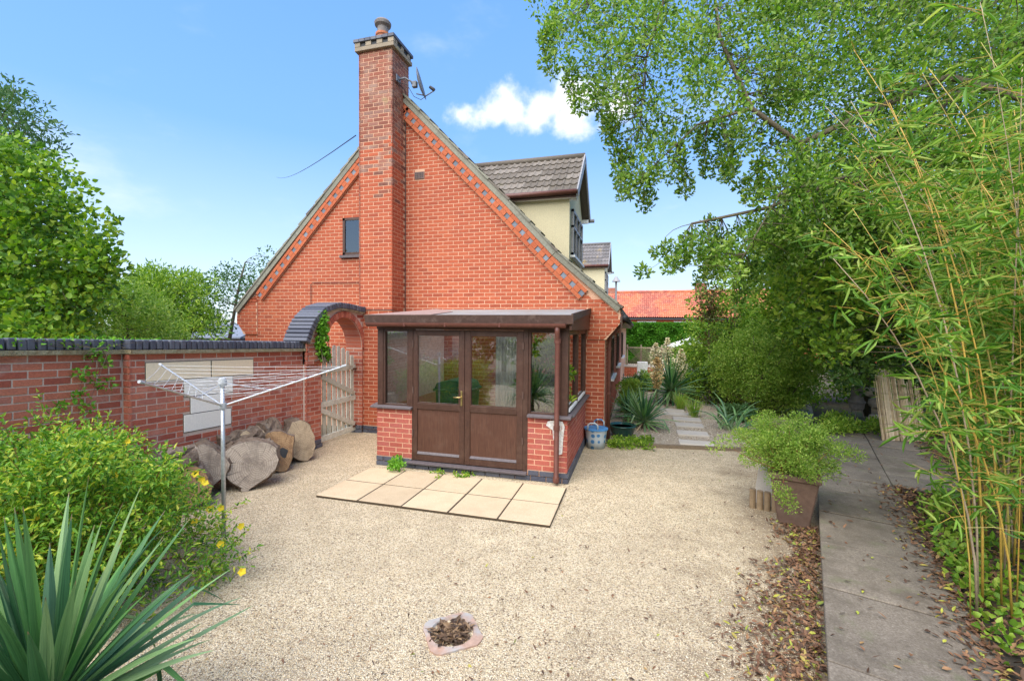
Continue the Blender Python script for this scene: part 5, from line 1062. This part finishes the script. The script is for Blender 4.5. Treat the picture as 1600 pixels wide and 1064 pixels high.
# ---- yuccas, grasses and strap leaves in the bed
yucca((4.05, 4.75, .12), 96, (.55, .85), .05, 'green yucca with drooping straw leaves beside the green bowl', 'yuccas', stem=.2, elr=(-.45, 1.45), dry=.10)
yucca((3.72, 5.6, .12), 60, (.5, .75), .045, 'smaller yucca close to the house side wall', 'yuccas', stem=.2, elr=(-.3, 1.45))
yb = yucca((4.85, 8.3, .35), 120, (.85, 1.25), .055, 'biggest yucca further down the bed with cream flower spikes', 'yuccas', stem=.5, elr=(-.5, 1.45))
def spike(base, h, r, mat, parent, n=420):
    base = np.array(base, float); MB().tube([base, base+[0, 0, h]], (.015, .008), 6).build('flower_stalk', STEM, parent)
    t = rng.random(n); P = base+np.stack([np.zeros(n), np.zeros(n), h*(.35+.65*t)], -1); a = rng.random(n)*6.28; D = np.stack([np.cos(a), np.sin(a), -.5+rng.random(n)], -1); P += D*(r*np.sin(np.pi*np.clip(t*.9+.1, 0, 1))[:, None])*rng.random((n, 1)); tag(leaves('flower_spike', P, D, .06, .04, mat, parent), kind='stuff')
for (u, v0, v1, d, mt) in ((1024, 536, 600, 12.4, YSP), (1042, 528, 590, 13.2, YSP), (1026, 558, 612, 11.6, YDRY), (1063, 545, 600, 12.8, YSP)):
    p0 = pix(u, v1, d); p1 = pix(u, v0, d); spike(p0-[0, 0, .35], p1[2]-p0[2]+.35, .17, mt, yb)
def grass(base, n, L, label, mat, w=.010):
    g_ = plant('ornamental_grass', (base[0], base[1], 0), label, 'grass', 'ornamental grasses beside the stepping stones'); V = []; F = []
    for i in range(n):
        bl = blade((base[0]+random.gauss(0, .04), base[1]+random.gauss(0, .04), .0), random.random()*6.28, random.uniform(1.0, 1.5), L*random.uniform(.6, 1.1), w, random.uniform(.2, 1.2), n=5); o = len(V); V += bl.v; F += [tuple(i+o for i in f) for f in bl.f]
    mb = MB(); mb.v, mb.f = V, F; tag(mb.build('blades', mat, g_), kind='stuff')
L_GR = leafmat('grass_blade', G((.18, .36, .05), (.32, .48, .08), (.52, .54, .14)), .35)
gp_ = on(1063, 641, z=0); grass(gp_, 190, .55, 'yellow green grass tuft behind the stepping stones', L_GR); gp_ = on(1084, 652, z=0); grass(gp_, 150, .52, 'bright green grass tuft on the right of the stepping stones', L_GR)
gp_ = on(1140, 672, z=0)
ag = plant('strap_leaf_plant', gp_, 'blue grey strap leaved plant arching over the pebbles', 'plant')
for i in range(34): blade((gp_[0]+random.gauss(0, .12), gp_[1]+random.gauss(0, .12), .02), random.random()*6.28, random.uniform(.7, 1.4), random.uniform(.6, .95), .045, random.uniform(1.0, 2.2)).build('leaf', L_YUC, ag)
for (x, y, r, h, mt, lb, cnt) in ((3.75, 6.6, .30, .45, L_MID, 'low leafy plant against the house side wall behind the yucca', 34), (3.75, 8.2, .35, .7, L_BRIGHT, 'yellow green plant by the house wall in the middle of the bed', 40), (3.85, 10.4, .40, .6, L_GREY, 'grey green plant at the far end of the house wall', 40), (4.35, 10.9, .45, .7, L_BRIGHT, 'cream edged leafy plant in front of the white plaque', 44), (5.45, 9.5, .55, .8, L_MID, 'mid green plant right of the biggest yucca', 50), (6.2, 6.2, .40, .35, L_GREY, 'low grey green tuft at the right of the pebbles', 36)):
    cc_ = above(ell((x, y, h*.5), (r, r, h*.5), cnt, .2), .02); shrub('bed_plant', (x, y, 0), lb, 'plant', cc_, np.full(len(cc_), .13), 50, .08, .035, mt, 'small plants in the bed', sm=.006)
cc_ = above(ell((2.52, 1.30, 1.35), (.36, .26, .72), 46, .2), .5); shrub('reflection_stand_in_plant', (2.52, 1.32, .09), 'added leafy green plant standing in for greenery reflected in the right hand porch window', 'plant', cc_, np.full(len(cc_), .13), 44, .11, .05, L_TREE, sm=.008)  # added plant, stands in for greenery mirrored in this pane
# ---- weeds and ivy
cen = np.array([on(u, v, z=.08) for u, v in ((618, 726), (622, 722), (615, 731), (626, 730))]); shrub('weed_clump', on(620, 735, z=0), 'leafy green weed growing against the porch plinth', 'weed', cen+[0, -.02, .03], np.full(4, .075), 60, .05, .03, L_IVY, stems=False)
cen = np.array([on(u, v, z=.03) for u, v in [(665+rng.random()*80, 735+rng.random()*12) for _ in range(16)]]); shrub('low_weeds', on(700, 742, z=0), 'thin strip of weeds below the porch threshold', 'weeds', cen, np.full(16, .035), 26, .03, .02, L_BUSH, stems=False)
iv = [(1.30, 2.22), (1.27, 2.10), (1.30, 2.0), (1.27, 1.9), (1.25, 1.8), (1.30, 1.7), (1.36, 2.34), (1.33, 2.28), (1.38, 1.62), (1.34, 1.78), (1.40, 1.72), (1.44, 1.6), (1.33, 1.95), (1.36, 2.12)]
cen = np.array([(-1.44+rng.uniform(-.02, .03), a, b) for a, b in iv]); shrub('ivy', (-1.46, 1.33, 1.5), 'bright green ivy climbing the left side of the brick arch', 'ivy', cen, np.full(len(cen), .085), 60, .055, .048, L_IVY, up=0)
iv = [(-1.93+rng.normal()*.10, 1.90-t*.62) for t in np.linspace(0, 1, 9)]; cen = np.array([(-1.64, y, z) for y, z in iv]+[(-1.72, -2.75+.085*i, 1.985-.003*i) for i in range(19)]); shrub('creeper', (-1.66, -1.9, 1.9), 'thin creeper trailing over the wall coping and down the brickwork', 'creeper', cen, np.full(len(cen), .07), 26, .045, .03, L_IVY, stems=True, sm=.003, up=0)
# ================================================================ TREES
def tree(name, base, label, cen, rad, n, L, w, mat, trunk_r=.12, top=None, limbs=(), group=None, cat='tree', twr=.010, droop=.2, each=1, hang=False):
    t = plant(name, base, label, cat, group); mb = MB(); b = np.array(base, float); cen = np.array(cen)
    skel = []
    top = cen.mean(0) if top is None else np.array(top, float)
    P = [b+(top-b)*s+np.array([.05*math.sin(5*s+1), .05*math.cos(4*s), 0])*np.linalg.norm(top-b)*.25*s for s in np.linspace(0, 1, 9)]; mb.tube(P, list(np.linspace(trunk_r, trunk_r*.28, 9)), 9); skel += P[3:]
    for pl, r0 in limbs:
        pl = [np.array(p, float) for p in pl]; Q = []
        for a, c in zip(pl, pl[1:]): Q += [a+(c-a)*s for s in np.linspace(0, 1, 6)[:-1]]
        Q.append(pl[-1]); mb.tube(Q, list(np.linspace(r0, r0*.3, len(Q))), 7); skel += Q
    skel = np.array(skel)
    for c in cen[::each]:
        k = np.argmin(np.linalg.norm(skel-c, axis=1)+(2.5*np.maximum(0, c[2]-skel[:, 2]) if hang else .6*np.maximum(0, skel[:, 2]-c[2]))); twigs(mb, skel[k], c, twr, twr*.3, -.05, 6)
    mb.build('trunk', TRUNK, t, smooth=True)
    Pp, D = clumps(cen, rad, n); leaves('crown', Pp, D, L*(sz := rng.uniform(.45, 1.35, len(Pp))), w*sz*rng.uniform(.85, 1.15, len(Pp)), mat, t, droop=droop); return t
def regc(poly, n, d0, d1): return np.array([pix(u, v, rng.uniform(d0, d1)) for u, v in in_poly(poly, n)])
def base_under(u, d): p = pix(u, 560, d); return (p[0], p[1], -.05)
# left, beyond the wall
c = regc([(-120, 170), (10, 205), (55, 240), (95, 320), (125, 350), (150, 385), (152, 450), (135, 535), (-120, 540)], 330, 6.7, 9.4)
c = np.concatenate([c, np.array([pix(u, v, 7.2) for u, v in ((155, 350), (162, 395), (150, 375), (158, 430), (168, 468), (120, 300), (108, 330), (85, 262), (170, 415))])])
tree('broadleaf_tree', base_under(-20, 8.3), 'large leafy broadleaf tree rising behind the garden wall', c, np.full(len(c), .33), 90, .092, .066, L_LIME, .16, top=pix(0, 260, 8.0), twr=.008, group='trees beyond the garden wall')
c = regc([(-100, 130), (25, 118), (35, 165), (75, 175), (100, 210), (85, 250), (40, 240), (-100, 260)], 90, 9.5, 11.5)
tree('wispy_tree', base_under(-60, 10.6), 'tall wispy tree showing above the leafy tree at the left edge', c, np.full(len(c), .32), 34, .13, .045, L_GREY, .12, top=pix(-20, 150, 10.5), group='trees beyond the garden wall')
c = regc([(130, 455), (175, 440), (230, 450), (265, 480), (275, 535), (120, 535)], 90, 10, 12.5)
tree('round_bush', base_under(205, 11.5), 'rounded yellow green bush behind the wall left of the gable', c, np.full(len(c), .42), 110, .07, .04, L_BRIGHT, .08, group='trees beyond the garden wall', cat='bush')
c = regc([(190, 440), (225, 425), (250, 410), (275, 430), (315, 432), (332, 470), (335, 520), (190, 530)], 120, 16, 20)
tree('drooping_tree', base_under(265, 18), 'soft green drooping tree in the distance behind the wall', c, np.full(len(c), .55), 120, .16, .045, L_MID, .16, group='trees beyond the garden wall', droop=.4)
c = np.concatenate([regc([(325, 440), (370, 410), (425, 390), (440, 420), (400, 450), (380, 500), (350, 515), (330, 500)], 46, 17, 21)])
tree('airy_tree', base_under(345, 19.5), 'thin airy tree beside the left eave of the house', c, np.full(len(c), .5), 42, .12, .06, L_GREY, .10, top=pix(385, 410, 19), group='trees beyond the garden wall')
shd = empty('garden_shed', pix(320, 540, 24)*[1, 1, 0], 'low building with a grey roof far behind the wall', 'shed'); p0, p1 = pix(268, 524, 24), pix(375, 524, 24); dv = p1-p0; dv[2] = 0; bk = np.array([-dv[1], dv[0], 0]); bk = bk/np.linalg.norm(bk)
q0, q1 = p0.copy(), p1.copy(); q0[2] = q1[2] = p0[2]-.15
MB().prism([q0, q1, q1+bk*3+[0, 0, .75], q0+bk*3+[0, 0, .75]], (0, 0, .08)).build('roof', M('grey_felt', ((0, (.20, .22, .26)), (1, (.20, .22, .26))), 4), shd)
q0b, q1b = q0*[1, 1, 0], q1*[1, 1, 0]; MB().prism([q0b+bk*.1, q1b+bk*.1, q1b+bk*2.9, q0b+bk*2.9], (0, 0, q0[2]-.02)).build('wall', FASC, shd)
# middle distance: red-roofed house, hedge, trellis, parasol
fh = empty('red_roofed_house', (6, 30, 0), 'low brick house with an orange pantile roof beyond the hedge', 'house')
RT = M('red_pantile', ((0, (.54, .17, .085)), (1, (.54, .17, .085))), 6, patch=[((.34, .10, .075), .35, .50, .54, .8), ((.60, .28, .17), 5, .5, .62, .6), ((.30, .13, .10), 2, .55, .7, .6)], bmp=.3)
wv = MB(); y0, z0, y1, z1 = 28.0, 2.95, 31.2, 5.0; N_ = 150; rows = 11; vs = []
for r in range(rows+1):
    for lv in (0, 1):
        if r == rows and lv: continue
        t = min((r+lv*.999)/rows, 1.0)
        for i in range(N_*4+1): x = 1.0+i*.0375*1.0; vs.append((x-.4, y0+(y1-y0)*t, z0+(z1-z0)*t+.06*max(0, math.sin(i*math.pi/2*1.0+.3))+(.045 if lv == 0 else 0.0)))
K = N_*4+1; nr_ = len(vs)//K; wv.add(vs, [(a*K+i, a*K+i+1, (a+1)*K+i+1, (a+1)*K+i) for a in range(nr_-1) for i in range(K-1)]); wv.build('roof', RT, fh)
MB().box(.9, 22.8, 28.4, 35.5, -.1, 2.92).build('wall', HB, fh); MB().prism([(.6, 31.2, 5.0), (23, 31.2, 5.0), (23, 35.8, 2.9), (.6, 35.8, 2.9)], (0, 0, .06)).build('roof_slope', RT, fh); MB().tube([(.6, 31.2, 5.05), (23.1, 31.2, 5.05)], .12, 8).build('ridge', RT, fh)
MB().tube([(.6, 27.95, 2.86), (23, 27.95, 2.84)], .06, 8).build('gutter', BLACKM, fh); MB().box(8.1, 8.9, 31.0, 31.6, 4.5, 5.65).build('chimney', CB, fh); MB().box(1.6, 2.3, 31.0, 31.6, 4.5, 5.4).build('chimney', CB, fh)
for x in (1.6, 3.9, 6.4): w_ = MB().box(x, x+1.3, 28.36, 28.42, 1.7, 2.72).build('window', WHITE, fh); MB().box(x+.08, x+1.22, 28.345, 28.362, 1.78, 2.64).build('pane', GLASS, w_)
hd = plant('clipped_hedge', (5.5, 24.3, 0), 'dense bright green clipped hedge in front of the red roofed house', 'hedge')
n_ = 42000; P = np.stack([rng.uniform(1.5, 12, n_), 23.6+np.abs(rng.normal(size=n_))*.22, rng.uniform(.1, 2.42, n_)], -1); k_ = n_//4; P[:k_, 1] = rng.uniform(23.6, 24.9, k_); P[:k_, 2] = 2.36+rng.random(k_)*.14; P[:, 1] += .16*np.sin(P[:, 0]*5)*np.sin(P[:, 2]*6)
tag(leaves('foliage', P, rng.normal(size=P.shape)*[.6, .6, .5]+[0, -.7, .35], .14, .08, L_HEDGE, hd), kind='stuff'); MB().box(1.5, 12, 23.95, 24.8, -.05, 2.3).build('inner_growth', L_HEDGE, hd)
tr_ = empty('trellis_fence', (4.6, 17.2, 0), 'tan diagonal trellis fence standing on a low brick wall', 'fence'); TRW = M('trellis_wood', ((0, (.30, .24, .16)), (1, (.36, .29, .2))), 10)
for x in (3.4, 4.05, 5.0, 6.0, 7.0): MB().box(x, x+.07, 17.2, 17.27, -.05, 1.38).build('post', TRW, tr_)
for z in (.34, 1.22): MB().box(3.4, 7.05, 17.195, 17.235, z, z+.05).build('rail', TRW, tr_)
for i in range(46):
    for s_ in (-1, 1):
        x = 3.0+i*.1; a, b = (x, .38), (x+s_*.86, 1.24)
        if min(a[0], b[0]) < 3.4 or max(a[0], b[0]) > 7.05: continue
        MB().beam((a[0], 17.18+.012*s_, a[1]), (b[0], 17.18+.012*s_, b[1]), .014, .034, (0, 1, 0)).build('lath', TRW, tr_)
lw = empty('low_brick_wall', (4.2, 15.5, 0), 'low red brick retaining wall below the trellis', 'wall'); lwc = MB().box(3.35, 4.6, 15.51, 15.75, -.05, .44).build('core', MO, lw)
Fl = frame((0, 15.5, 0), X_, Z_, -Y_)
for p, f_ in courses(3.35, 4.6, .0, .40): mb = MB(); brick_poly(mb, Fl, p, .004); mb.build('brick', HB, lwc)
MB().box(3.32, 4.63, 15.46, 15.8, .441, .49).build('coping', STEP, lw)
wp = empty('white_plaque', (4.0, 11.8, 0), 'white upright garden plaque with a dark ornament behind the yuccas', 'plaque'); p0, p1 = pix(995, 590, 16.3), pix(1012, 565, 16.3)
MB().box(p0[0], p1[0], p0[1], p0[1]+.05, p0[2]-.1, p1[2]).build('panel', WHITE, wp, bev=.02); MB().box(p0[0]+.1, p1[0]-.1, p0[1]+.0, p0[1]+.05, -.02, p0[2]-.101).build('post', WHITE, wp)
cx_ = (p0[0]+p1[0])/2; MB().tube([(cx_, p0[1]-.01, p0[2]-.02), (cx_, p0[1]-.01, p0[2]+.18)], (.02, .012), 6).build('ornament', BLACKM, wp); MB().tube([(cx_-.06, p0[1]-.01, p0[2]-.01), (cx_-.02, p0[1]-.01, p0[2]+.05), (cx_+.02, p0[1]-.01, p0[2]+.05), (cx_+.06, p0[1]-.01, p0[2]-.01)], .010, 6).build('ornament', BLACKM, wp)
ps = empty('garden_parasol', (6.3, 15, 0), 'white garden parasol half hidden by bushes', 'parasol'); pc = pix(1078, 527, 20.0); n_ = 8; rim = [(pc[0]+1.15*math.cos(2*math.pi*i/n_), pc[1]+1.15*math.sin(2*math.pi*i/n_), pc[2]-.42) for i in range(n_)]
PAR = M('parasol_cloth', ((0, (.80, .78, .72)), (1, (.80, .78, .72))), 10, rough=.9, bmp=0); o = MB().add([tuple(pc)]+rim, [(0, 1+i, 1+(i+1) % n_) for i in range(n_)]).build('canopy', PAR, ps); o.modifiers.new('s', 'SOLIDIFY').thickness = .01; MB().tube([(pc[0], pc[1], 0), tuple(pc+[0, 0, .06])], .02, 8).build('pole', GWOOD, ps)
# right-hand shrubs
c = regc([(1085, 470), (1110, 440), (1165, 425), (1195, 470), (1190, 590), (1140, 640), (1090, 610), (1070, 560)], 110, 12.5, 15)
tree('garden_tree', base_under(1130, 14), 'leafy green garden tree right of the white parasol', c, np.full(len(c), .40), 105, .085, .05, L_MID, .09, group='trees and shrubs along the right of the garden')
c = regc([(1098, 440), (1125, 460), (1120, 500), (1105, 540), (1095, 500)], 16, 12.2, 13)
tree('bronze_shrub', base_under(1110, 12.8), 'bronze red leaved shrub among the green bushes beyond the yuccas', c, np.full(len(c), .25), 60, .07, .045, L_RED, .04, group='trees and shrubs along the right of the garden', cat='shrub')
c = above(ell((7.05, 7.5, 1.2), (1.2, 1.2, 1.25), 240, .35)); shrub('rounded_shrub', (7.05, 7.5, 0), 'big rounded soft green shrub beside the far path slabs', 'shrub', c, np.full(len(c), .27), 150, .055, .030, L_BRIGHT, 'trees and shrubs along the right of the garden', sm=.02)
c = above(ell((6.5, 8.6, .75), (.9, .8, .75), 80, .4)); shrub('low_shrub', (6.5, 8.6, 0), 'lower dark green shrub behind the grass tufts', 'shrub', c, np.full(len(c), .24), 110, .07, .035, L_DARK, 'trees and shrubs along the right of the garden', sm=.015)
c = above(ell((5.9, 11.0, .9), (1.0, .9, .9), 90, .4)); shrub('yellow_green_shrub', (5.9, 11.0, 0), 'yellow green shrub behind the biggest yucca', 'shrub', c, np.full(len(c), .26), 100, .075, .045, L_BRIGHT, 'trees and shrubs along the right of the garden', sm=.015)
c = regc([(1290, 360), (1420, 330), (1640, 300), (1640, 690), (1480, 680), (1400, 570), (1310, 610), (1260, 500)], 400, 8.2, 10.6)
tree('evergreen_hedge', base_under(1500, 9.4), 'tall dark evergreen hedge mass on the right behind the bamboo', c, np.full(len(c), .38), 105, .10, .055, L_DARK, .12, top=pix(1480, 380, 9.4), group='trees and shrubs along the right of the garden', cat='hedge')
c = regc([(1180, 350), (1300, 380), (1330, 470), (1300, 560), (1240, 540), (1180, 470), (1150, 400)], 150, 9, 12)
tb_ = on(1355, 640, z=.15); tree('ivy_clad_tree', (tb_[0], tb_[1], 0), 'slim brown trunked tree with pale leaves behind the rounded shrub', c, np.full(len(c), .36), 95, .085, .05, L_TREE, .085, top=pix(1350, 330, 10.5), group='trees and shrubs along the right of the garden')
c = regc([(1200, 300), (1350, 260), (1660, 200), (1660, 520), (1500, 560), (1400, 500), (1300, 560), (1220, 480)], 300, 6.6, 8.6)
tree('leafy_tree', pth(5.5, 3.4, 0), 'bright leafy tree with many thin stems filling the right edge', c, np.full(len(c), .34), 62, .095, .06, L_TREE, .05, top=pix(1480, 300, 7.6), limbs=[([pth(5.5, 3.4, 0), pix(1420, 430, 7.4), pix(1300, 260, 7.0)], .03), ([pth(5.6, 3.5, 0), pix(1560, 420, 7.2), pix(1450, 200, 6.8)], .03), ([pth(5.4, 3.3, 0), pix(1500, 500, 7.3), pix(1350, 360, 7.0), pix(1260, 330, 7.0)], .025)], group='trees and shrubs along the right of the garden')
c = regc([(1170, 480), (1260, 460), (1420, 500), (1560, 520), (1560, 650), (1300, 650), (1180, 650)], 170, 12.5, 14.5)
tree('boundary_hedge', base_under(1330, 13.6), 'dense leafy boundary hedge closing the far right of the garden', c, np.full(len(c), .48), 110, .11, .065, L_MID, .08, group='trees and shrubs along the right of the garden', cat='hedge', each=3)
# the big overhanging tree: trunk outside the picture on the right, limbs sweeping over the drive
lim = [([(9.6, .6, 3.0), pix(1600, 70, 6.5), pix(1440, 190, 6.2), pix(1330, 275, 6.0), pix(1200, 325, 6.0), pix(1080, 350, 6.2)], .055),
       ([(9.6, .6, 3.6), pix(1480, 120, 6.0), pix(1250, 225, 5.8), pix(1175, 170, 5.8), pix(1125, 60, 5.9), pix(1110, -60, 6.2)], .05),
       ([(9.6, .6, 4.2), pix(1500, -60, 5.5), pix(1250, -80, 5.8), pix(1050, -40, 6.3), pix(930, -10, 6.8)], .06),
       ([pix(1050, -40, 6.3), pix(1010, 90, 6.4), pix(1000, 200, 6.4)], .022), ([pix(1175, 170, 5.8), pix(1090, 195, 6.0), pix(1010, 270, 6.2)], .02),
       ([pix(1330, 275, 6.0), pix(1220, 300, 5.6), pix(1150, 420, 5.8)], .02)]
A = regc([(835, -30), (1110, -30), (1115, 120), (1075, 230), (1020, 285), (985, 250), (960, 180), (915, 110), (860, 70)], 135, 5.6, 7.6)
Bq = regc([(1100, -30), (1270, -30), (1260, 120), (1280, 330), (1200, 230), (1120, 200), (1090, 120)], 80, 5.2, 6.8)
Cq = regc([(1190, -40), (1660, -40), (1660, 340), (1420, 360), (1290, 400), (1220, 350), (1230, 180)], 680, 5.4, 8.0)
Dq = regc([(1030, 400), (1090, 370), (1180, 340), (1260, 350), (1250, 420), (1150, 430), (1060, 420)], 60, 5.6, 6.8)
sprays = []
for (u, v, n_s, dx) in ((850, 60, 5, 3), (890, 105, 6, 4), (925, 130, 7, 4), (955, 190, 6, 3), (985, 240, 6, -3), (1020, 270, 5, -4), (1060, 235, 6, 2), (1095, 205, 6, 2), (1120, 190, 7, 3), (1150, 210, 6, -2), (1190, 250, 6, -3), (1075, 380, 4, -8), (1120, 400, 4, -6), (1175, 425, 5, -5), (870, 30, 4, -6)):
    d_s = rng.uniform(5.8, 6.8)
    for k in range(n_s): sprays.append(pix(u+dx*k+rng.normal()*4, v+13*k, d_s))
Eq = np.array(sprays+[pix(u, v, 6.2) for u, v in ((975, 285), (985, 300), (968, 270), (1000, 275), (1030, 395), (1045, 385), (1075, 375), (1110, 350), (1130, 390), (1170, 420), (1005, 425), (1200, 300), (1160, 290))])
c = np.concatenate([A, Bq, Cq, Dq, Eq]); rad = np.concatenate([np.full(len(A), .26), np.full(len(Bq), .26), np.full(len(Cq), .34), np.full(len(Dq), .17), np.full(len(Eq), .12)])
tree('overhanging_tree', (9.6, .6, 0), 'big tree overhanging from the right with drooping leafy branches', c, rad, 84, .060, .033, L_OVER, .2, top=(9.4, .6, 5.5), limbs=lim, twr=.006, hang=True)
# bamboo in the right foreground: every culm is a part
bam = plant('bamboo_clump', (6.9, -.9, .15), 'golden stemmed bamboo clump arching over the right edge of the path', 'bamboo'); LP = []; LD = []
for k in range(84):
    b = on(rng.uniform(1510, 1790), rng.uniform(775, 975), z=.2); h = rng.uniform(2.2, 4.9); lean = rng.normal(size=2)*.25-np.array(PV)*rng.uniform(.02, .50)
    nP = 9; P = [b+np.array([lean[0]*h*.5*t**1.8, lean[1]*h*.5*t**1.8, h*t*(1-.10*t*t)]) for t in np.linspace(0, 1, nP)]
    r0 = rng.uniform(.0045, .009); o = MB().tube(P, list(np.linspace(r0, r0*.3, nP)), 6).build('culm', CULM if rng.random() < .72 else TAN, bam, smooth=True)
    Pn = np.array(P); m_ = MB()
    for q in range(24):
        t = rng.uniform(.18, 1); i = min(int(t*(nP-1)), nP-2); p = Pn[i]+(Pn[i+1]-Pn[i])*(t*(nP-1)-i); a = rng.random()*6.28; d = np.array([math.cos(a), math.sin(a), rng.uniform(-.1, .7)]); L = rng.uniform(.15, .42); e = p+d*L-[0, 0, .06*L]
        m_.tube([p, (p+e)/2+[0, 0, .02], e], (.0022, .0018, .001), 4, False)
        for j in range(7): f_ = rng.uniform(.3, 1.0); LP.append(p+(e-p)*f_); LD.append(d*.7+rng.normal(size=3)*.45-[0, 0, .35])
    tag(m_.build('side_branches', CULM, o), kind='stuff')
LP, LD = np.array(LP), np.array(LD); tag(leaves('foliage', LP, LD, .13*rng.uniform(.45, 1.45, len(LP)), .016, L_BAM, bam, fold=.2, droop=.25), kind='stuff')
for k in range(9):
    p = np.array(pth(rng.uniform(-1, 1.2), rng.uniform(.98, 1.9), .16)); MB().tube([p, p+[rng.normal()*.12, rng.normal()*.12, rng.uniform(.5, 1.1)]], (.009, .006), 6).build('dry_cane', TAN, bam)
cen = np.array([pth(rng.uniform(-1.8, 4.2), .92+rng.random()**1.5*1.6, .20) for _ in range(260)]); shrub('ground_ivy', pth(0, 1.4, .15), 'low ivy and seedlings creeping along the bank edge of the path', 'ivy', cen, np.full(len(cen), .11), 13, .055, .045, L_MID, stems=False)
# reed screen, urn, rocks, broken pot at the far end of the path
b0, b1 = on(1385, 688, z=.15), on(1440, 690, z=.15); rs = empty('reed_screen', b0, 'tan reed screen panel leaning at the far end of the path', 'screen'); RD = M('reed', ((0, (.38, .27, .15)), (.5, (.58, .45, .28)), (1, (.72, .60, .42))), 12); m_ = MB()
d_ = b1-b0; up_ = np.array([-.08, .15, 1.0])
for i in range(44):
    t = i/43*1.3-.12; h = 1.25-.32*abs(t-.30)+rng.uniform(-.07, .05); p = b0+d_*t+np.array([0, rng.uniform(-.012, .012), 0]); m_.tube([p, p+up_*h+np.array([rng.normal()*.012, 0, 0])], rng.uniform(.006, .012), 5)
tag(m_.build('reeds', RD, rs), kind='stuff')
for h in (.3, .85): p = b0+up_*h-np.array([0, .02, 0]); MB().tube([p-d_*.1, p+d_*1.15], .004, 4).build('binding_wire', TAN, rs)
ub = on(1338, 652, z=.15); ur = empty('metal_stove', ub, 'small dark iron garden stove beside the rockery', 'stove'); IR = M('dull_iron', ((0, (.24, .21, .19)), (1, (.24, .21, .19))), 14, patch=[((.32, .24, .18), 8, .5, .7, .6)])
MB().lathe([(.09, .18), (.14, .2), (.15, .33), (.17, .34), (.17, .38), (.14, .40), (.11, .50), (.12, .66), (.14, .68), (.14, .72), (.06, .73)], (ub[0], ub[1], .15), 18).build('body', IR, ur, smooth=False); MB().tube([ub+[.06, .08, .8], ub+[.06, .08, 1.12]], .06, 10).build('flue', IR, ur)
for a in (0, 2.1, 4.2): MB().tube([ub+[.1*math.cos(a), .1*math.sin(a), .2], ub+[.15*math.cos(a), .15*math.sin(a), .0]], .012, 6).build('leg', IR, ur)
RK = M('rockery_stone', ((0, (.50, .40, .31)), (1, (.62, .53, .43))), 9, patch=[((.34, .24, .17), 4, .5, .7, .6)], bmp=.8, bd=.03); k_ = 0
for (u, v, s_, lb) in ((1372, 655, .20, 'broad grey rock at the foot of the reed screen'), (1370, 630, .17, 'pinkish rock leaning between stove and reed screen'), (1360, 612, .16, 'brown rock just behind the iron stove'), (1388, 668, .14, 'small grey rock touching the reed screen'), (1405, 675, .15, 'tan rock left of the broken terracotta pot')):
    p = pix(u, v, 10.2); ic = MB(); vs = [tuple(p+q*s_*np.array([1.1, .9, .75])*rng.uniform(.75, 1.15)) for q in unit(np.array([(a, b, c_) for a in (-1, 0, 1) for b in (-1, 0, 1) for c_ in (-1, 0, 1) if (a, b, c_) != (0, 0, 0)], float))]
    me = bpy.data.meshes.new('rock'); import bmesh
    bm = bmesh.new(); [bm.verts.new(x) for x in vs]; bmesh.ops.convex_hull(bm, input=bm.verts); bm.to_mesh(me); bm.free(); o = bpy.data.objects.new('rock', me); link(o, None, RK); tag(o, lb, 'rock', 'rocks by the reed screen')
hump = np.array([pix(u, v, 10.4) for u, v in ((1365, 650), (1385, 640), (1400, 680), (1345, 660))]); 
tp_ = on(1428, 684, z=.15); bp_ = empty('broken_pot', tp_, 'broken terracotta pot lying at the end of the path', 'plant pot'); Rb = Matrix.Translation(Vector(tp_)+Vector((0, 0, .10))) @ Matrix.Rotation(1.2, 4, 'Y') @ Matrix.Rotation(.5, 4, 'X')
lt = MB().lathe([(.07, -.1), (.12, .12), (.14, .12), (.14, .17), (.12, .17), (.06, -.08)], (0, 0, 0), 16, False); lt.v = [tuple(Rb @ Vector(p)) for p in lt.v]; lt.build('body', CLAY, bp_)
MB().prism([tp_+[-.2, -.05, .02], tp_+[-.08, -.08, .02], tp_+[-.10, -.02, .16]], (0, .02, .0)).build('shard', CLAY, bp_)
c = np.array([on(u, v, z=.15)+[0, 0, .1] for u, v in [(1290+rng.random()*150, 655+rng.random()*24) for _ in range(110)] if v > 668 or not 1318 < u < 1410]); shrub('rockery_plants', on(1360, 676, z=.15), 'small green plants filling the ground below the rocks and stove', 'plants', c, np.full(len(c), .16), 36, .08, .035, L_MID, stems=False)
# trees behind the camera, seen mirrored in the porch glass
for (x, y, r, h, lb, mt) in ((9.5, -13.0, 3.2, 8.5, 'leafy tree behind the viewer at the right end of the garden', L_DARK), (3.6, -15.5, 3.4, 8.0, 'leafy tree behind the viewer in the middle of the garden', L_MID), (-2.4, -14.0, 3.2, 7.5, 'leafy tree behind the viewer at the left end of the garden', L_TREE)):
    c = above(ell((x, y, h*.52), (r, 1.8, h*.5), 220, .3), .3); tree('garden_tree', (x, y, 0), lb, c, np.full(len(c), .6), 90, .20, .12, mt, .12, group='trees behind the viewer')
